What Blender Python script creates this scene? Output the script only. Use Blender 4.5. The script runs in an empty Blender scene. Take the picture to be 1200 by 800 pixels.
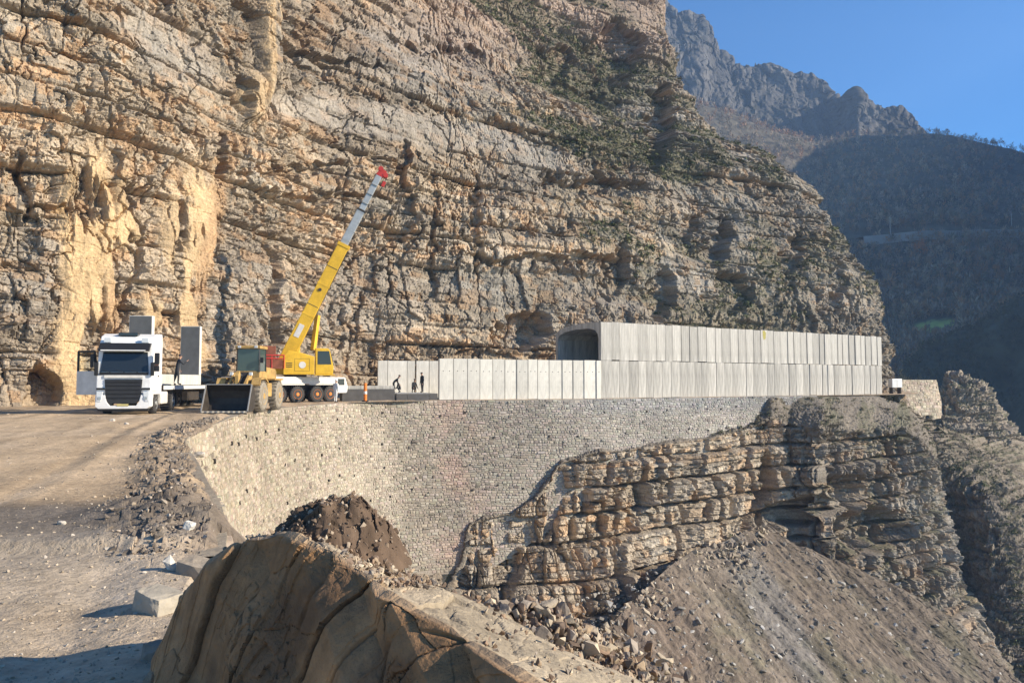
import bpy, bmesh, math, random
import numpy as np
from mathutils import Vector, Matrix, Euler

# ------------------------------------------------------------------ camera, sky, sun, exposure
SC = bpy.context.scene
COL = SC.collection
SUN_EL, SUN_AZ = math.radians(25.0), math.radians(101.0)     # azimuth clockwise from +Y: low, from the right
EXPOSURE, SUN_E, SKY_E, HAZE_D = 0.88, 5.0, 0.12, 0.00029
CAM_Z, FPX, HOR = 1.6, 900.0, 447.0
PITCH = math.atan((HOR - 400.0) / FPX)

cam = bpy.data.cameras.new('camera')
cam.sensor_width = 36.0
cam.lens = FPX / 1200.0 * 36.0
cam.clip_start, cam.clip_end = 0.05, 5000.0
cam_o = bpy.data.objects.new('camera', cam)
COL.objects.link(cam_o)
cam_o.location = (0, 0, CAM_Z)
cam_o.rotation_euler = (math.pi / 2 + PITCH, 0, 0)
SC.camera = cam_o

SUN_DIR = Vector((math.sin(SUN_AZ) * math.cos(SUN_EL), math.cos(SUN_AZ) * math.cos(SUN_EL), math.sin(SUN_EL)))
W = bpy.data.worlds.new('World')
SC.world = W
W.use_nodes = True
wn = W.node_tree
sky = wn.nodes.new('ShaderNodeTexSky')
sky.sky_type = 'NISHITA'
sky.sun_disc = False
sky.sun_elevation = SUN_EL
sky.sun_rotation = SUN_AZ
sky.altitude = 2200
sky.air_density, sky.dust_density, sky.ozone_density = 1.0, 0.1, 4.0
bg = wn.nodes['Background']
hs_ = wn.nodes.new('ShaderNodeHueSaturation')
hs_.inputs['Saturation'].default_value = 1.18
wn.links.new(sky.outputs[0], hs_.inputs['Color'])
wn.links.new(hs_.outputs[0], bg.inputs[0])
bg.inputs[1].default_value = SKY_E
sun = bpy.data.lights.new('sun', 'SUN')
sun.energy = SUN_E
sun.angle = math.radians(0.5)
sun.color = (1.0, 0.885, 0.72)
sun_o = bpy.data.objects.new('sun', sun)
COL.objects.link(sun_o)
sun_o.rotation_euler = SUN_DIR.to_track_quat('Z', 'Y').to_euler()
SC.view_settings.view_transform = 'Standard'
SC.view_settings.look = 'None'
SC.view_settings.exposure = EXPOSURE
SC.view_settings.gamma = 1.0
SC.view_settings.use_curve_mapping = False
try:
    SC.cycles.use_denoising = True
    SC.cycles.max_bounces = 6
    SC.cycles.volume_bounces = 0
except Exception:
    pass

# ------------------------------------------------------------------ numeric helpers
rng = np.random.default_rng(7)
random.seed(7)
CT, ST = math.cos(PITCH), math.sin(PITCH)
def P(px, py, d):
    """the point of the place seen at photo pixel (px, py) when it lies d metres ahead"""
    x, v = (px - 600.0) / FPX, (400.0 - py) / FPX
    Y, Z = CT - ST * v, ST + CT * v
    return (x * d / Y, d, CAM_Z + Z * d / Y)
def proj(V):
    x, y, z = V[..., 0], V[..., 1], V[..., 2] - CAM_Z
    f = np.maximum(CT * y + ST * z, 0.05)
    return 600 + FPX * x / f, 400 - FPX * (-ST * y + CT * z) / f

def hsh(*ints):
    h = np.zeros(np.broadcast(*ints).shape, np.uint32) + np.uint32(2166136261)
    for i, a in enumerate(ints):
        h = (h ^ (np.asarray(a).astype(np.int64) & 0xffffffff).astype(np.uint32)) * np.uint32(16777619)
        h ^= h >> np.uint32(15)
        h *= np.uint32(2246822519)
        h ^= h >> np.uint32(13)
    return h
def r01(h, k=0):
    h = (h + np.uint32(k * 977 + 1)) * np.uint32(2654435761)
    h ^= h >> np.uint32(16)
    h *= np.uint32(0x85ebca6b)
    h ^= h >> np.uint32(13)
    return (h & np.uint32(0xffff)).astype(np.float32) / 65535.0
def vn(p, seed=0):
    """3-D value noise in -1..1"""
    p = np.asarray(p, np.float32)
    i = np.floor(p).astype(np.int64)
    f = p - i
    f = f * f * (3 - 2 * f)
    x, y, z = i[..., 0], i[..., 1], i[..., 2]
    out = 0
    for dx in (0, 1):
        wx = f[..., 0] if dx else 1 - f[..., 0]
        for dy in (0, 1):
            wy = wx * (f[..., 1] if dy else 1 - f[..., 1])
            for dz in (0, 1):
                w = wy * (f[..., 2] if dz else 1 - f[..., 2])
                out = out + w * r01(hsh(x + dx, y + dy, z + dz, np.int64(seed)))
    return out * 2 - 1
def fbm(p, oct=4, seed=0, gain=0.5):
    a, s, t = 1.0, 0.0, 0.0
    p = np.asarray(p, np.float32)
    for o in range(oct):
        s = s + a * vn(p * (2.03 ** o) + 17.3 * o, seed + o)
        t += a
        a *= gain
    return s / t
def uvw(u, v, w=0.0):
    return np.stack([u, v, np.zeros_like(u) + w], -1)
def cells(u, v, seed, jit=0.85):
    """2-D Worley: (edge distance, cell hash, offsets from the cell's centre)"""
    iu, iv = np.floor(u).astype(np.int64), np.floor(v).astype(np.int64)
    d1 = np.full(u.shape, 9.0, np.float32)
    d2 = d1.copy()
    hh = np.zeros(u.shape, np.uint32)
    ou, ov = d1.copy(), d1.copy()
    for a in (-1, 0, 1):
        for b in (-1, 0, 1):
            h = hsh(iu + a, iv + b, np.int64(seed))
            du = (u - iu - a - 0.5 - jit * (r01(h, 1) - 0.5)).astype(np.float32)
            dv = (v - iv - b - 0.5 - jit * (r01(h, 2) - 0.5)).astype(np.float32)
            d = np.maximum(np.abs(du), np.abs(dv)) * 0.6 + np.sqrt(du * du + dv * dv) * 0.4
            m = d < d1
            d2 = np.where(m, d1, np.minimum(d2, d))
            hh = np.where(m, h, hh)
            ou, ov = np.where(m, du, ou), np.where(m, dv, ov)
            d1 = np.where(m, d, d1)
    return d2 - d1, hh, ou, ov
def facet(u, v, seed, tilt=0.6, crack=0.5, w=0.07):
    e, h, du, dv = cells(u, v, seed)
    return (r01(h, 3) - 0.5 + tilt * ((r01(h, 4) - 0.5) * du + (r01(h, 5) - 0.5) * dv) * 2
            - crack * np.exp(-(e / w) ** 2)), h
def beds(b, s, seed, tmin, tmax, jw, warp=0.0):
    """strata: bed protrusion, block protrusion, closeness to a joint, bed hash, block hash"""
    r = np.random.default_rng(seed)
    bounds = -80 + np.cumsum(r.uniform(tmin, tmax, int(320 / ((tmin + tmax) / 2))))
    k = np.clip(np.searchsorted(bounds, b), 1, len(bounds) - 1)
    lo, hi = bounds[k - 1], bounds[k]
    f = (b - lo) / (hi - lo)
    hb = hsh(k, np.int64(seed))
    wdt = jw * (0.5 + 1.2 * r01(hb, 1))
    u = s / wdt + 40 * r01(hb, 2) + warp * (f - 0.5) * (r01(hb, 6) - 0.5)
    u = u + 0.35 * np.sin(u * 2.1 + 6 * r01(hb, 5))
    c = np.floor(u)
    fu = u - c
    hc = hsh(k, c.astype(np.int64), np.int64(seed + 1))
    eb = np.minimum(f, 1 - f) * (hi - lo)
    eu = np.minimum(fu, 1 - fu) * wdt
    prot = r01(hb, 3) - 0.5
    blk = r01(hc, 3) - 0.5 + 0.5 * (r01(hc, 4) - 0.5) * (fu - 0.5) * 2 + 0.5 * (r01(hc, 5) - 0.35) * (f - 0.5)
    return prot, blk, eb, eu, hb, hc
def sst(a, b, x):
    t = np.clip((x - a) / (b - a), 0, 1)
    return t * t * (3 - 2 * t)
def lerp(a, b, t):
    return a + (b - a) * t
def catm(ctrl, t):
    """Catmull-Rom through ctrl (K, ...) at parameters t in 0..K-1"""
    c = np.asarray(ctrl, np.float64)
    K = len(c)
    i = np.clip(np.floor(t).astype(int), 0, K - 2)
    f = (t - i).reshape((-1,) + (1,) * (c.ndim - 1))
    a, b_, c_, d = c[np.maximum(i - 1, 0)], c[i], c[i + 1], c[np.minimum(i + 2, K - 1)]
    return 0.5 * (2 * b_ + (c_ - a) * f + (2 * a - 5 * b_ + 4 * c_ - d) * f ** 2 + (3 * b_ - a - 3 * c_ + d) * f ** 3)
def lin(ctrl, t):
    c = np.asarray(ctrl, np.float64)
    i = np.clip(np.floor(t).astype(int), 0, len(c) - 2)
    f = (t - i).reshape((-1,) + (1,) * (c.ndim - 1))
    return c[i] * (1 - f) + c[i + 1] * f
def loft(net, nu, nv, su=catm, sv=catm):
    """net rows x cols x 3 -> (nv, nu, 3)"""
    net = np.asarray(net, np.float64)
    R, C = net.shape[:2]
    a = sv(net, np.linspace(0, R - 1, nv))
    return np.swapaxes(su(np.swapaxes(a, 0, 1), np.linspace(0, C - 1, nu)), 0, 1)
def grid_normals(G):
    du = np.gradient(G, axis=1)
    dv = np.gradient(G, axis=0)
    n = np.cross(du, dv)
    return n / (np.linalg.norm(n, axis=-1, keepdims=True) + 1e-9)
def arclen(pts):
    return np.concatenate([[0], np.cumsum(np.linalg.norm(np.diff(pts, axis=0), axis=1))])
def sdist(X, Y, line):
    """signed distance to a polyline (positive = right of its direction) and arc length of the foot"""
    L = np.asarray(line, float)
    best = np.full(X.shape, 1e9)
    sg = np.zeros(X.shape)
    al = np.zeros(X.shape)
    acc = 0.0
    for (ax, ay), (bx, by) in zip(L[:-1], L[1:]):
        dx, dy = bx - ax, by - ay
        l = math.hypot(dx, dy)
        t = np.clip(((X - ax) * dx + (Y - ay) * dy) / (l * l), 0, 1)
        qx, qy = X - ax - t * dx, Y - ay - t * dy
        d = np.hypot(qx, qy)
        m = d < best
        best = np.where(m, d, best)
        sg = np.where(m, np.sign(qx * dy - qy * dx), sg)
        al = np.where(m, acc + t * l, al)
        acc += l
    return best * sg, al
def blob(px, py, cx, cy, rx, ry, rot=0.0, soft=0.35):
    a = math.radians(rot)
    x, y = px - cx, py - cy
    u, v = (x * math.cos(a) + y * math.sin(a)) / rx, (-x * math.sin(a) + y * math.cos(a)) / ry
    return 1 - sst(1 - soft, 1 + soft, np.sqrt(u * u + v * v))

# ------------------------------------------------------------------ scene helpers
def tag(o, label=None, cat=None, group=None, kind=None):
    for k, v in (('label', label), ('category', cat), ('group', group), ('kind', kind)):
        if v:
            o[k] = v
    return o
def empty(name, loc, rz=0.0, label=None, cat=None, group=None):
    o = bpy.data.objects.new(name, None)
    o.empty_display_size = 0.2
    COL.objects.link(o)
    o.location = loc
    o.rotation_euler = (0, 0, rz)
    return tag(o, label, cat, group)
def link(name, me, parent=None, matrix=None):
    o = bpy.data.objects.new(name, me)
    COL.objects.link(o)
    if parent:
        o.parent = parent
    if matrix is not None:
        o.matrix_local = matrix
    return o
def np_mesh(name, V, F, mat=None, col=None, smooth=False):
    me = bpy.data.meshes.new(name)
    V = np.ascontiguousarray(V, np.float32).reshape(-1, 3)
    F = np.ascontiguousarray(F, np.int32)
    n = F.shape[1]
    me.vertices.add(len(V))
    me.vertices.foreach_set('co', V.ravel())
    me.loops.add(F.size)
    me.loops.foreach_set('vertex_index', F.ravel())
    me.polygons.add(len(F))
    me.polygons.foreach_set('loop_start', np.arange(0, F.size, n, dtype=np.int32))
    me.polygons.foreach_set('use_smooth', np.full(len(F), smooth))
    if col is not None:
        at = me.attributes.new('col', 'FLOAT_COLOR', 'POINT')
        c = np.ones((len(V), 4), np.float32)
        c[:, :3] = np.clip(np.asarray(col).reshape(-1, 3), 0.005, 0.9)
        at.data.foreach_set('color', c.ravel())
    me.update(calc_edges=True)
    if mat:
        me.materials.append(mat)
    return me
def grid_faces(nv, nu, keep=None):
    i = np.arange(nv * nu).reshape(nv, nu)
    F = np.stack([i[:-1, :-1], i[:-1, 1:], i[1:, 1:], i[1:, :-1]], -1).reshape(-1, 4)
    if keep is not None:
        k = keep[:-1, :-1] & keep[:-1, 1:] & keep[1:, 1:] & keep[1:, :-1]
        F = F[k.ravel()]
    return F
def grid_obj(name, G, mat, col=None, smooth=False, keep=None, flip=False):
    F = grid_faces(G.shape[0], G.shape[1], keep)
    if flip:
        F = F[:, ::-1]
    return link(name, np_mesh(name, G, F, mat, col, smooth))

# ------------------------------------------------------------------ materials
def mat(name, color=None, rough=0.6, metal=0.0, attr=False, mott=(), bump=(), objvar=0.0, stretch=None, spec=0.3):
    """mott: (scale, detail, low, high) multiplies the colour; bump: (scale, strength, distance)"""
    m = bpy.data.materials.new(name)
    m.use_nodes = True
    nt = m.node_tree
    N, L = nt.nodes, nt.links
    bs = N['Principled BSDF']
    bs.inputs['Roughness'].default_value = rough
    bs.inputs['Metallic'].default_value = metal
    bs.inputs['Specular IOR Level'].default_value = spec
    tc = N.new('ShaderNodeTexCoord')
    src = tc.outputs['Object']
    if stretch:
        mp = N.new('ShaderNodeMapping')
        mp.inputs['Scale'].default_value = stretch
        L.new(src, mp.inputs[0])
        src = mp.outputs[0]
    if attr:
        a = N.new('ShaderNodeAttribute')
        a.attribute_name = 'col'
        c = a.outputs['Color']
    else:
        a = N.new('ShaderNodeRGB')
        a.outputs[0].default_value = (*color, 1)
        c = a.outputs[0]
    def mul(c, fac):
        mx = N.new('ShaderNodeVectorMath')
        mx.operation = 'SCALE'
        L.new(c, mx.inputs[0])
        L.new(fac, mx.inputs['Scale'])
        return mx.outputs[0]
    for sc, det, lo, hi in mott:
        n = N.new('ShaderNodeTexNoise')
        n.inputs['Scale'].default_value = sc
        n.inputs['Detail'].default_value = det
        n.inputs['Roughness'].default_value = 0.62
        L.new(src, n.inputs['Vector'])
        r = N.new('ShaderNodeMapRange')
        r.inputs[1].default_value, r.inputs[2].default_value = 0.3, 0.7
        r.inputs[3].default_value, r.inputs[4].default_value = lo, hi
        L.new(n.outputs[0], r.inputs[0])
        c = mul(c, r.outputs[0])
    if objvar:
        oi = N.new('ShaderNodeObjectInfo')
        r = N.new('ShaderNodeMapRange')
        r.inputs[3].default_value, r.inputs[4].default_value = 1 - objvar, 1 + objvar
        L.new(oi.outputs['Random'], r.inputs[0])
        c = mul(c, r.outputs[0])
    L.new(c, bs.inputs['Base Color'])
    nrm = None
    for sc, st, dist in bump:
        n = N.new('ShaderNodeTexNoise')
        n.inputs['Scale'].default_value = sc
        n.inputs['Detail'].default_value = 5
        n.inputs['Roughness'].default_value = 0.65
        L.new(src, n.inputs['Vector'])
        b = N.new('ShaderNodeBump')
        b.inputs['Strength'].default_value = st
        b.inputs['Distance'].default_value = dist
        L.new(n.outputs[0], b.inputs['Height'])
        if nrm:
            L.new(nrm, b.inputs['Normal'])
        nrm = b.outputs[0]
    if nrm:
        L.new(nrm, bs.inputs['Normal'])
    return m
M = {}
M['rock'] = mat('layered rock', attr=True, rough=0.92, spec=0.15, mott=((0.5, 5, 0.85, 1.15), (5.0, 5, 0.72, 1.25)), bump=((3.5, 0.9, 0.25),))
M['far_rock'] = mat('distant rock', attr=True, rough=0.95, spec=0.1, mott=((0.06, 5, 0.75, 1.25),))
M['dirt'] = mat('packed dirt', attr=True, rough=0.95, spec=0.1, mott=((0.6, 5, 0.85, 1.15), (9.0, 5, 0.75, 1.2)), bump=((14.0, 0.7, 0.05), (60, 0.5, 0.012)))
M['scree'] = mat('grey scree', attr=True, rough=0.95, spec=0.1, mott=((2.0, 6, 0.75, 1.2),), bump=((3.0, 0.8, 0.2), (9, 0.6, 0.08)))
M['slab_rock'] = mat('brown shale', attr=True, rough=0.85, spec=0.25, mott=((2.2, 6, 0.75, 1.2), (14, 5, 0.82, 1.15)), bump=((9, 0.6, 0.05), (45, 0.6, 0.012), (160, 0.5, 0.004)))
M['wall_stone'] = mat('wall stone', attr=True, rough=0.92, spec=0.15, mott=((6.0, 4, 0.8, 1.15),), bump=((12, 0.7, 0.04),))
M['stone'] = mat('loose stone', attr=True, rough=0.9, spec=0.15, mott=((6, 4, 0.8, 1.15),), bump=((18, 0.5, 0.02),))
M['leaf'] = mat('scrub', attr=True, rough=0.9, spec=0.1)
# ================================================================== THE LAND
TAN, GREY, OCHRE, RUST, PALE = (np.array(c) for c in ((.415, .332, .236), (.30, .265, .218), (.55, .385, .205), (.40, .245, .135), (.38, .35, .305)))
DULL, GREEN, SOIL, DARK = (np.array(c) for c in ((.295, .245, .187), (.115, .115, .06), (.20, .165, .125), (.075, .065, .058)))
def mix(c, d, m):
    return c * (1 - m[..., None]) + d * m[..., None]

# ---- plan lines (x to the right, y ahead, metres)
FOOT = [(-80, 22), (-55, 36), (-40, 45), (-31, 51), (-26, 57), (-22.5, 63), (-19.5, 69), (-16.5, 75.5), (-10, 79.5), (-2, 82), (5, 85), (14, 89.5),
        (26, 97), (38, 105), (48, 109.5), (55.5, 112.5), (60, 117), (62.5, 125), (63.5, 140), (61, 180)]
EDGE = [(4, -6), (0.6, -2), (-1.2, 2), (-1.75, 3.8), (-2.5, 6), (-3.5, 9), (-6, 14.5), (-9.4, 22), (-11.9, 31), (-13.8, 40), (-14.3, 48), (-13.3, 57), (-11.6, 63.0),
        (-7.0, 66.2), (8.8, 72.0), (29, 85), (47.5, 96.9), (52.5, 101.5), (57.5, 108.5), (61, 117), (63.8, 128), (65.5, 150), (64, 180)]
GAL0, GAL1, GAL2 = np.array((-11.7, 65.0)), np.array((8.5, 73.0)), np.array((47.2, 98.0))   # the gallery's outer face

def face_displace(s, z, b, smooth, seed, amp=1.0, blocky=1.0):
    """how far a stratified rock face stands proud at (s along, z up, b bedding height); returns displacement and hashes for colour"""
    P3 = np.stack([s, z, b * 0], -1)
    d = 1.7 * fbm(P3 / 13.0, 3, seed) + 0.3 * fbm(P3 / np.array([2.6, 5.5, 1]), 3, seed + 5)
    p1, k1, eb1, eu1, hb1, hc1 = beds(b, s + 0.6 * fbm(P3 / 3, 2, seed + 9), seed + 1, 1.3, 4.2, 4.5, 0.8)
    p2, k2, eb2, eu2, hb2, hc2 = beds(b + 0.12 * fbm(P3 / 1.2, 2, seed + 8), s + 0.3 * fbm(P3 / 1.0, 2, seed + 7), seed + 2, 0.32, 1.15, 1.25, 0.6)
    act = 0.2 + 0.8 * sst(-0.2, 0.25, fbm(P3 / 8.0, 3, seed + 20))          # where beds break out and where they do not
    d += blocky * (1.15 * p1 + 0.9 * k1 * act - 0.62 * np.exp(-(eb1 / 0.16) ** 2) - 0.35 * np.exp(-(eu1 / 0.10) ** 2))
    d += blocky * act * (0.36 * p2 + 0.42 * k2 - 0.22 * np.exp(-(eb2 / 0.06) ** 2) - 0.16 * np.exp(-(eu2 / 0.05) ** 2))
    wv = 0.5 * fbm(P3 / 2.0, 2, seed + 30)
    f1, h1 = facet(s / 2.1 + wv, b / 1.5, seed + 11, 1.3, 0.35, 0.05)
    f2, h2 = facet(s / 0.8 + wv, b / 0.55, seed + 12, 1.2, 0.30, 0.06)
    f3, h3 = facet(s / 0.34, b / 0.25 + wv, seed + 13, 1.0, 0.2, 0.08)
    f4, h4 = facet(s / 1.5 + wv, z / 5.0 + wv, seed + 14, 1.2, 0.5, 0.05)
    d += (1 - blocky * .7) * 0.6 * f4 + 0.40 * f1 + 0.24 * f2 + 0.11 * f3
    d = d * (1 - 0.96 * smooth) + smooth * (0.5 * fbm(P3 / np.array([5., 16, 1]), 2, seed + 41) + 0.10 * f1 + 0.05 * fbm(P3 / np.array([0.25, 1.6, 1]), 3, seed + 40))
    return amp * d, (hb1, hc1, hb2, hc2, h2, h3, act)
def strata_col(base, hs, s, z, seed):
    hb1, hc1, hb2, hc2, h2, h3, act = hs
    P3 = np.stack([s, z, s * 0], -1)
    c = base * (0.80 + 0.30 * r01(hb1, 7) + 0.14 * (r01(hb2, 7) - 0.5))[..., None]
    c = c * (1 + 0.26 * (r01(hc1, 8) - 0.5) + 0.26 * (r01(hc2, 8) - 0.5) + 0.22 * (r01(h2, 8) - 0.5) + 0.2 * (r01(h3, 8) - 0.5))[..., None]
    c = mix(c, c * np.array((1.10, 0.93, 0.78)), sst(0.55, 0.9, r01(hc2, 9)))
    c = mix(c, c * np.array((0.93, 0.99, 1.06)), sst(0.0, 0.5, fbm(P3 / 7, 3, seed + 50)))
    return c

# ---- the great cliff
def build_cliff():
    tt = np.linspace(0, len(FOOT) - 1, 3000)
    C = catm(FOOT, tt)
    S = arclen(C)
    T = np.gradient(C, axis=0)
    k = 121
    Tp = np.pad(T, ((k // 2, k // 2), (0, 0)), 'edge')
    T = np.stack([np.convolve(Tp[:, i], np.ones(k) / k, 'valid') for i in (0, 1)], -1)
    T /= np.linalg.norm(T, axis=1, keepdims=True)
    dist = np.hypot(C[:, 0], C[:, 1])
    px = 600 + 900 * C[:, 0] / np.maximum(C[:, 1], 1)
    w = 1.0 / dist * np.where(px < -70, 0.12, 1.0) * np.where(C[:, 1] > 119, 0.35, 1.0)
    cw = np.concatenate([[0], np.cumsum(w[1:] * np.diff(S))])
    nu, nv = 1180, 600
    ui = np.interp(np.linspace(0, cw[-1], nu), cw, np.arange(3000))
    i0 = np.clip(ui.astype(int), 0, 2998)
    fr = (ui - i0)[:, None]
    F0, T0, s0 = C[i0] * (1 - fr) + C[i0 + 1] * fr, T[i0], S[i0] * (1 - fr[:, 0]) + S[i0 + 1] * fr[:, 0]
    In = np.stack([-T0[:, 1], T0[:, 0]], -1)
    bl = sst(-21, 2, F0[:, 0])                                   # 0 = steep quarry side, 1 = spur that leans back
    H = lerp(40.0, 100.0, sst(-28, 0, F0[:, 0]))
    t = np.linspace(0, 1, nv)[:, None]
    z = -1.5 + (H[None] + 1.5) * (0.72 * t + 0.28 * t * t)
    left = 0.13 * z
    e = sst(-30, 40, F0[None, :, 0])
    mid_ = 0.27 * z + 0.27 * np.maximum(z - 19, 0) - 0.16 * np.maximum(z - 42, 0) + 0.3 * np.maximum(z - 80, 0)
    end_ = np.interp(z + 1.5 * np.sin(z * .3), (-3, 0, 8, 21, 27, 34, 42, 50, 56, 62, 80, 105), (-.5, 0, 2.2, 7.7, 10.8, 16, 23, 34, 40.5, 43.5, 47, 58))
    right = lerp(mid_, end_, e)
    sb = lerp(left, right, bl[None])
    s = np.broadcast_to(s0[None], z.shape).copy()
    fx = sst(18, 46, F0[:, 0])[:, None]                          # the spur's end leans back as one body, without folding over itself
    Lean = In * (1 - fx) + np.array((-.62, .785)) * fx
    Lean /= np.linalg.norm(Lean, axis=1, keepdims=True)
    X = F0[None, :, 0] + Lean[None, :, 0] * sb
    Y = F0[None, :, 1] + Lean[None, :, 1] * sb
    px, py = proj(np.stack([X, Y, z], -1))
    P3 = np.stack([s, z, z * 0], -1)
    wx, wy = 16 * fbm(P3 / 4, 3, 900), 16 * fbm(P3 / 4, 3, 910)
    qx, qy = px + wx, py + wy
    # smooth quarried faces of ochre stone, and bands of smooth grey
    oc1 = np.maximum.reduce([blob(qx, qy, 106, 270, 38, 100, 4), blob(qx, qy, 96, 400, 30, 95, 6), blob(qx, qy, 142, 300, 14, 100, 8)])
    oc2 = np.maximum.reduce([blob(qx, qy, 222, 280, 36, 85, 6), blob(qx, qy, 216, 385, 28, 75, 8), blob(qx, qy, 178, 380, 15, 75, 8)])
    oc3 = np.maximum.reduce([blob(qx * .4 + px * .6, qy, 307, 45, 7, 85, 0), blob(qx, qy, 293, 112, 14, 30, 5)])
    rust = np.maximum(blob(qx, qy, 135, 380, 14, 60, 6), blob(qx, qy, 245, 300, 12, 90, 8))
    grs = np.maximum.reduce([blob(qx, qy, 190, 55, 75, 36, 30), blob(qx, qy, 480, 150, 165, 20, 10), blob(qx, qy, 590, 172, 70, 17, 22), blob(qx, qy, 370, 130, 60, 22, 5)])
    grw = np.maximum.reduce([blob(qx, qy, 290, 370, 55, 80, 0), blob(qx, qy, 440, 350, 70, 60, 0), blob(qx, qy, 640, 350, 130, 50, 0), blob(qx, qy, 40, 330, 45, 60, 0),
                             blob(qx, qy, 520, 70, 110, 50, 10), blob(qx, qy, 950, 360, 80, 50, 0)])
    sand = np.maximum.reduce([blob(qx, qy, 690, 246, 120, 14, 1), blob(qx, qy, 650, 290, 95, 12, 0), blob(qx, qy, 770, 290, 50, 12, 0)])
    oc_gap = sst(-.38, -.1, fbm(P3 / np.array([1.3, 5, 1]), 4, 920))
    smooth = np.clip(0.97 * oc_gap * np.maximum(oc1, oc2) + 0.8 * oc3 + 0.7 * grs + 0.12 * grw + 0.3 * sand, 0, 0.98)
    b = z + 0.04 * s + 0.7 * fbm(P3 / 22, 2, 77) + 2.0 * blob(px, py, 150, 90, 190, 120) * (s - s0[(nu * 20) // 100]) * 0.02
    smooth = np.maximum(smooth, .55 * sst(.12, .35, fbm(P3 / np.array([7, 3.5, 1]), 3, 930)))
    D, hs = face_displace(s, z, b, smooth, 100, 1.0, 1 - 0.75 * grw)
    hn1, hn2 = fbm(P3 / 0.9, 3, 940), fbm(P3 / 0.9, 3, 941)
    fe, fh, _, _ = cells(s / 4.2 + .35 * fbm(P3 / 3.0, 3, 950), z / 13.0 + .2 * hn1, 951)
    D -= (1 - .7 * smooth) * np.exp(-(fe / .022) ** 2) * 1.1 * sst(.15, .5, r01(fh, 2)) * sst(-.35, .05, fbm(P3 / 4, 2, 952))
    # ribs, gullies and hollows; the low far-left one imitates the truck's cast shadow
    D += 1.9 * oc3 + 0.45 * sand
    def hollow(cx, cy, rx, ry, rot, depth, soft=0.16):
        return -depth * blob(qx * 0.8 + px * 0.2 + 10 * hn1, qy * 0.8 + py * 0.2 + 10 * hn2, cx, cy, rx, ry, rot, soft)
    for h in ((326, 350, 7, 75, 3, 1.3), (160, 290, 4, 85, 8, 0.8), (48, 455, 20, 24, 0, 2.2), (28, 215, 8, 40, -8, 1.2), (55, 242, 32, 5, 3, 1.0), (280, 105, 9, 26, 0, 1.4),
              (475, 195, 9, 26, 0, 1.6), (505, 290, 6, 42, 0, 1.1), (610, 385, 34, 22, -25, 3.0), (655, 72, 20, 22, 0, 2.6), (725, 62, 30, 34, 20, 2.8), (776, 150, 15, 52, 4, 4.5),
              (690, 110, 38, 8, 15, 1.8), (695, 218, 60, 6, 6, 1.5), (640, 300, 110, 4, 0, 1.2), (845, 285, 12, 30, 10, 2.6), (815, 270, 9, 26, 10, 1.6), (725, 320, 14, 30, 8, 1.8),
              (780, 345, 16, 34, 10, 2.2), (860, 345, 16, 24, -30, 2.0), (395, 70, 60, 4, 8, 1.2), (510, 52, 60, 6, 10, 1.4), (380, 230, 80, 4, 2, 1.0), (470, 250, 16, 34, 10, 1.2),
              (255, 185, 7, 30, 0, 1.4), (340, 200, 60, 4, 3, 0.9), (620, 160, 50, 5, 20, 1.0), (560, 262, 6, 60, 2, 1.0), (930, 300, 10, 26, 12, 1.4), (980, 330, 8, 22, 12, 1.2)):
        D += hollow(*h)
    # steps that run the whole way along the spur, with grassy ledges
    veg_n = fbm(P3 / np.array([9, 5, 1]), 4, 300)
    ledge = bl[None] * sst(0.05, 0.5, fbm(np.stack([s * 0.05, b * 0.28, z * 0], -1), 2, 410) + 0.15)
    D = D * (1 - 0.45 * ledge) - 1.1 * ledge
    fade = sst(-1.5, 2.0, z)
    D = D * lerp(0.55, 1.0, fade)
    D = np.where(sb > -1, D, D)
    X2, Y2 = X - In[None, :, 0] * D, Y - In[None, :, 1] * D
    zz = z + 0.22 * np.clip(D, -1.5, 1.5) * (1 - smooth) * 0.3
    G = np.stack([X2, Y2, zz], -1)
    n = grid_normals(G)
    # colours that the rock itself has
    c = np.broadcast_to(TAN, G.shape).copy()
    c = mix(c, DULL, sst(-0.1, 0.35, fbm(P3 / 8, 4, 500)) * 0.7)
    c = mix(c, GREY, grw * 0.55)
    c = mix(c, GREY, bl[None] * sst(400, 320, py) * sst(560, 760, px) * 0.6)
    c = mix(c, TAN * 1.12, sand)
    c = strata_col(c, hs, s, z, 100)
    str_n = fbm(P3 / np.array([0.35, 4.0, 1]), 4, 520)
    c = mix(c, PALE * (1 + 0.15 * str_n)[..., None], grs * 0.42)
    oc = OCHRE * (1 + 0.26 * str_n + 0.2 * fbm(P3 / 1.5, 3, 530))[..., None]
    c = mix(c, oc, np.clip(oc_gap * np.maximum(np.maximum(oc1 * .92, oc2 * 0.75), oc3 * 0.6), 0, 1))
    c = mix(c, RUST * (1 + 0.3 * str_n)[..., None], rust * oc_gap * 0.6)
    c = mix(c, np.array((.20, .175, .135)) * (1 + .3 * fbm(P3 / 1.2, 3, 545))[..., None], bl[None] * sst(640, 800, px) * sst(-.25, .25, fbm(P3 / 4, 4, 546)) * .55)
    c = mix(c, np.array((.37, .27, .215)), bl[None] * sst(120, 20, py) * 0.6)
    up = sst(0.15, 0.62, n[..., 2] * -1 if n[..., 2].mean() < 0 else n[..., 2])
    zone = np.maximum.reduce([blob(px, py, 890, 240, 190, 90, 38), blob(px, py, 790, 110, 60, 90, 30), .7 * blob(px, py, 900, 330, 190, 80, 15), blob(px, py, 690, 60, 150, 60, 35), blob(px, py, 720, 175, 130, 26, 20), blob(px, py, 830, 330, 110, 50, 30), 0.8 * blob(px, py, 960, 310, 90, 60, 40)])
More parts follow.
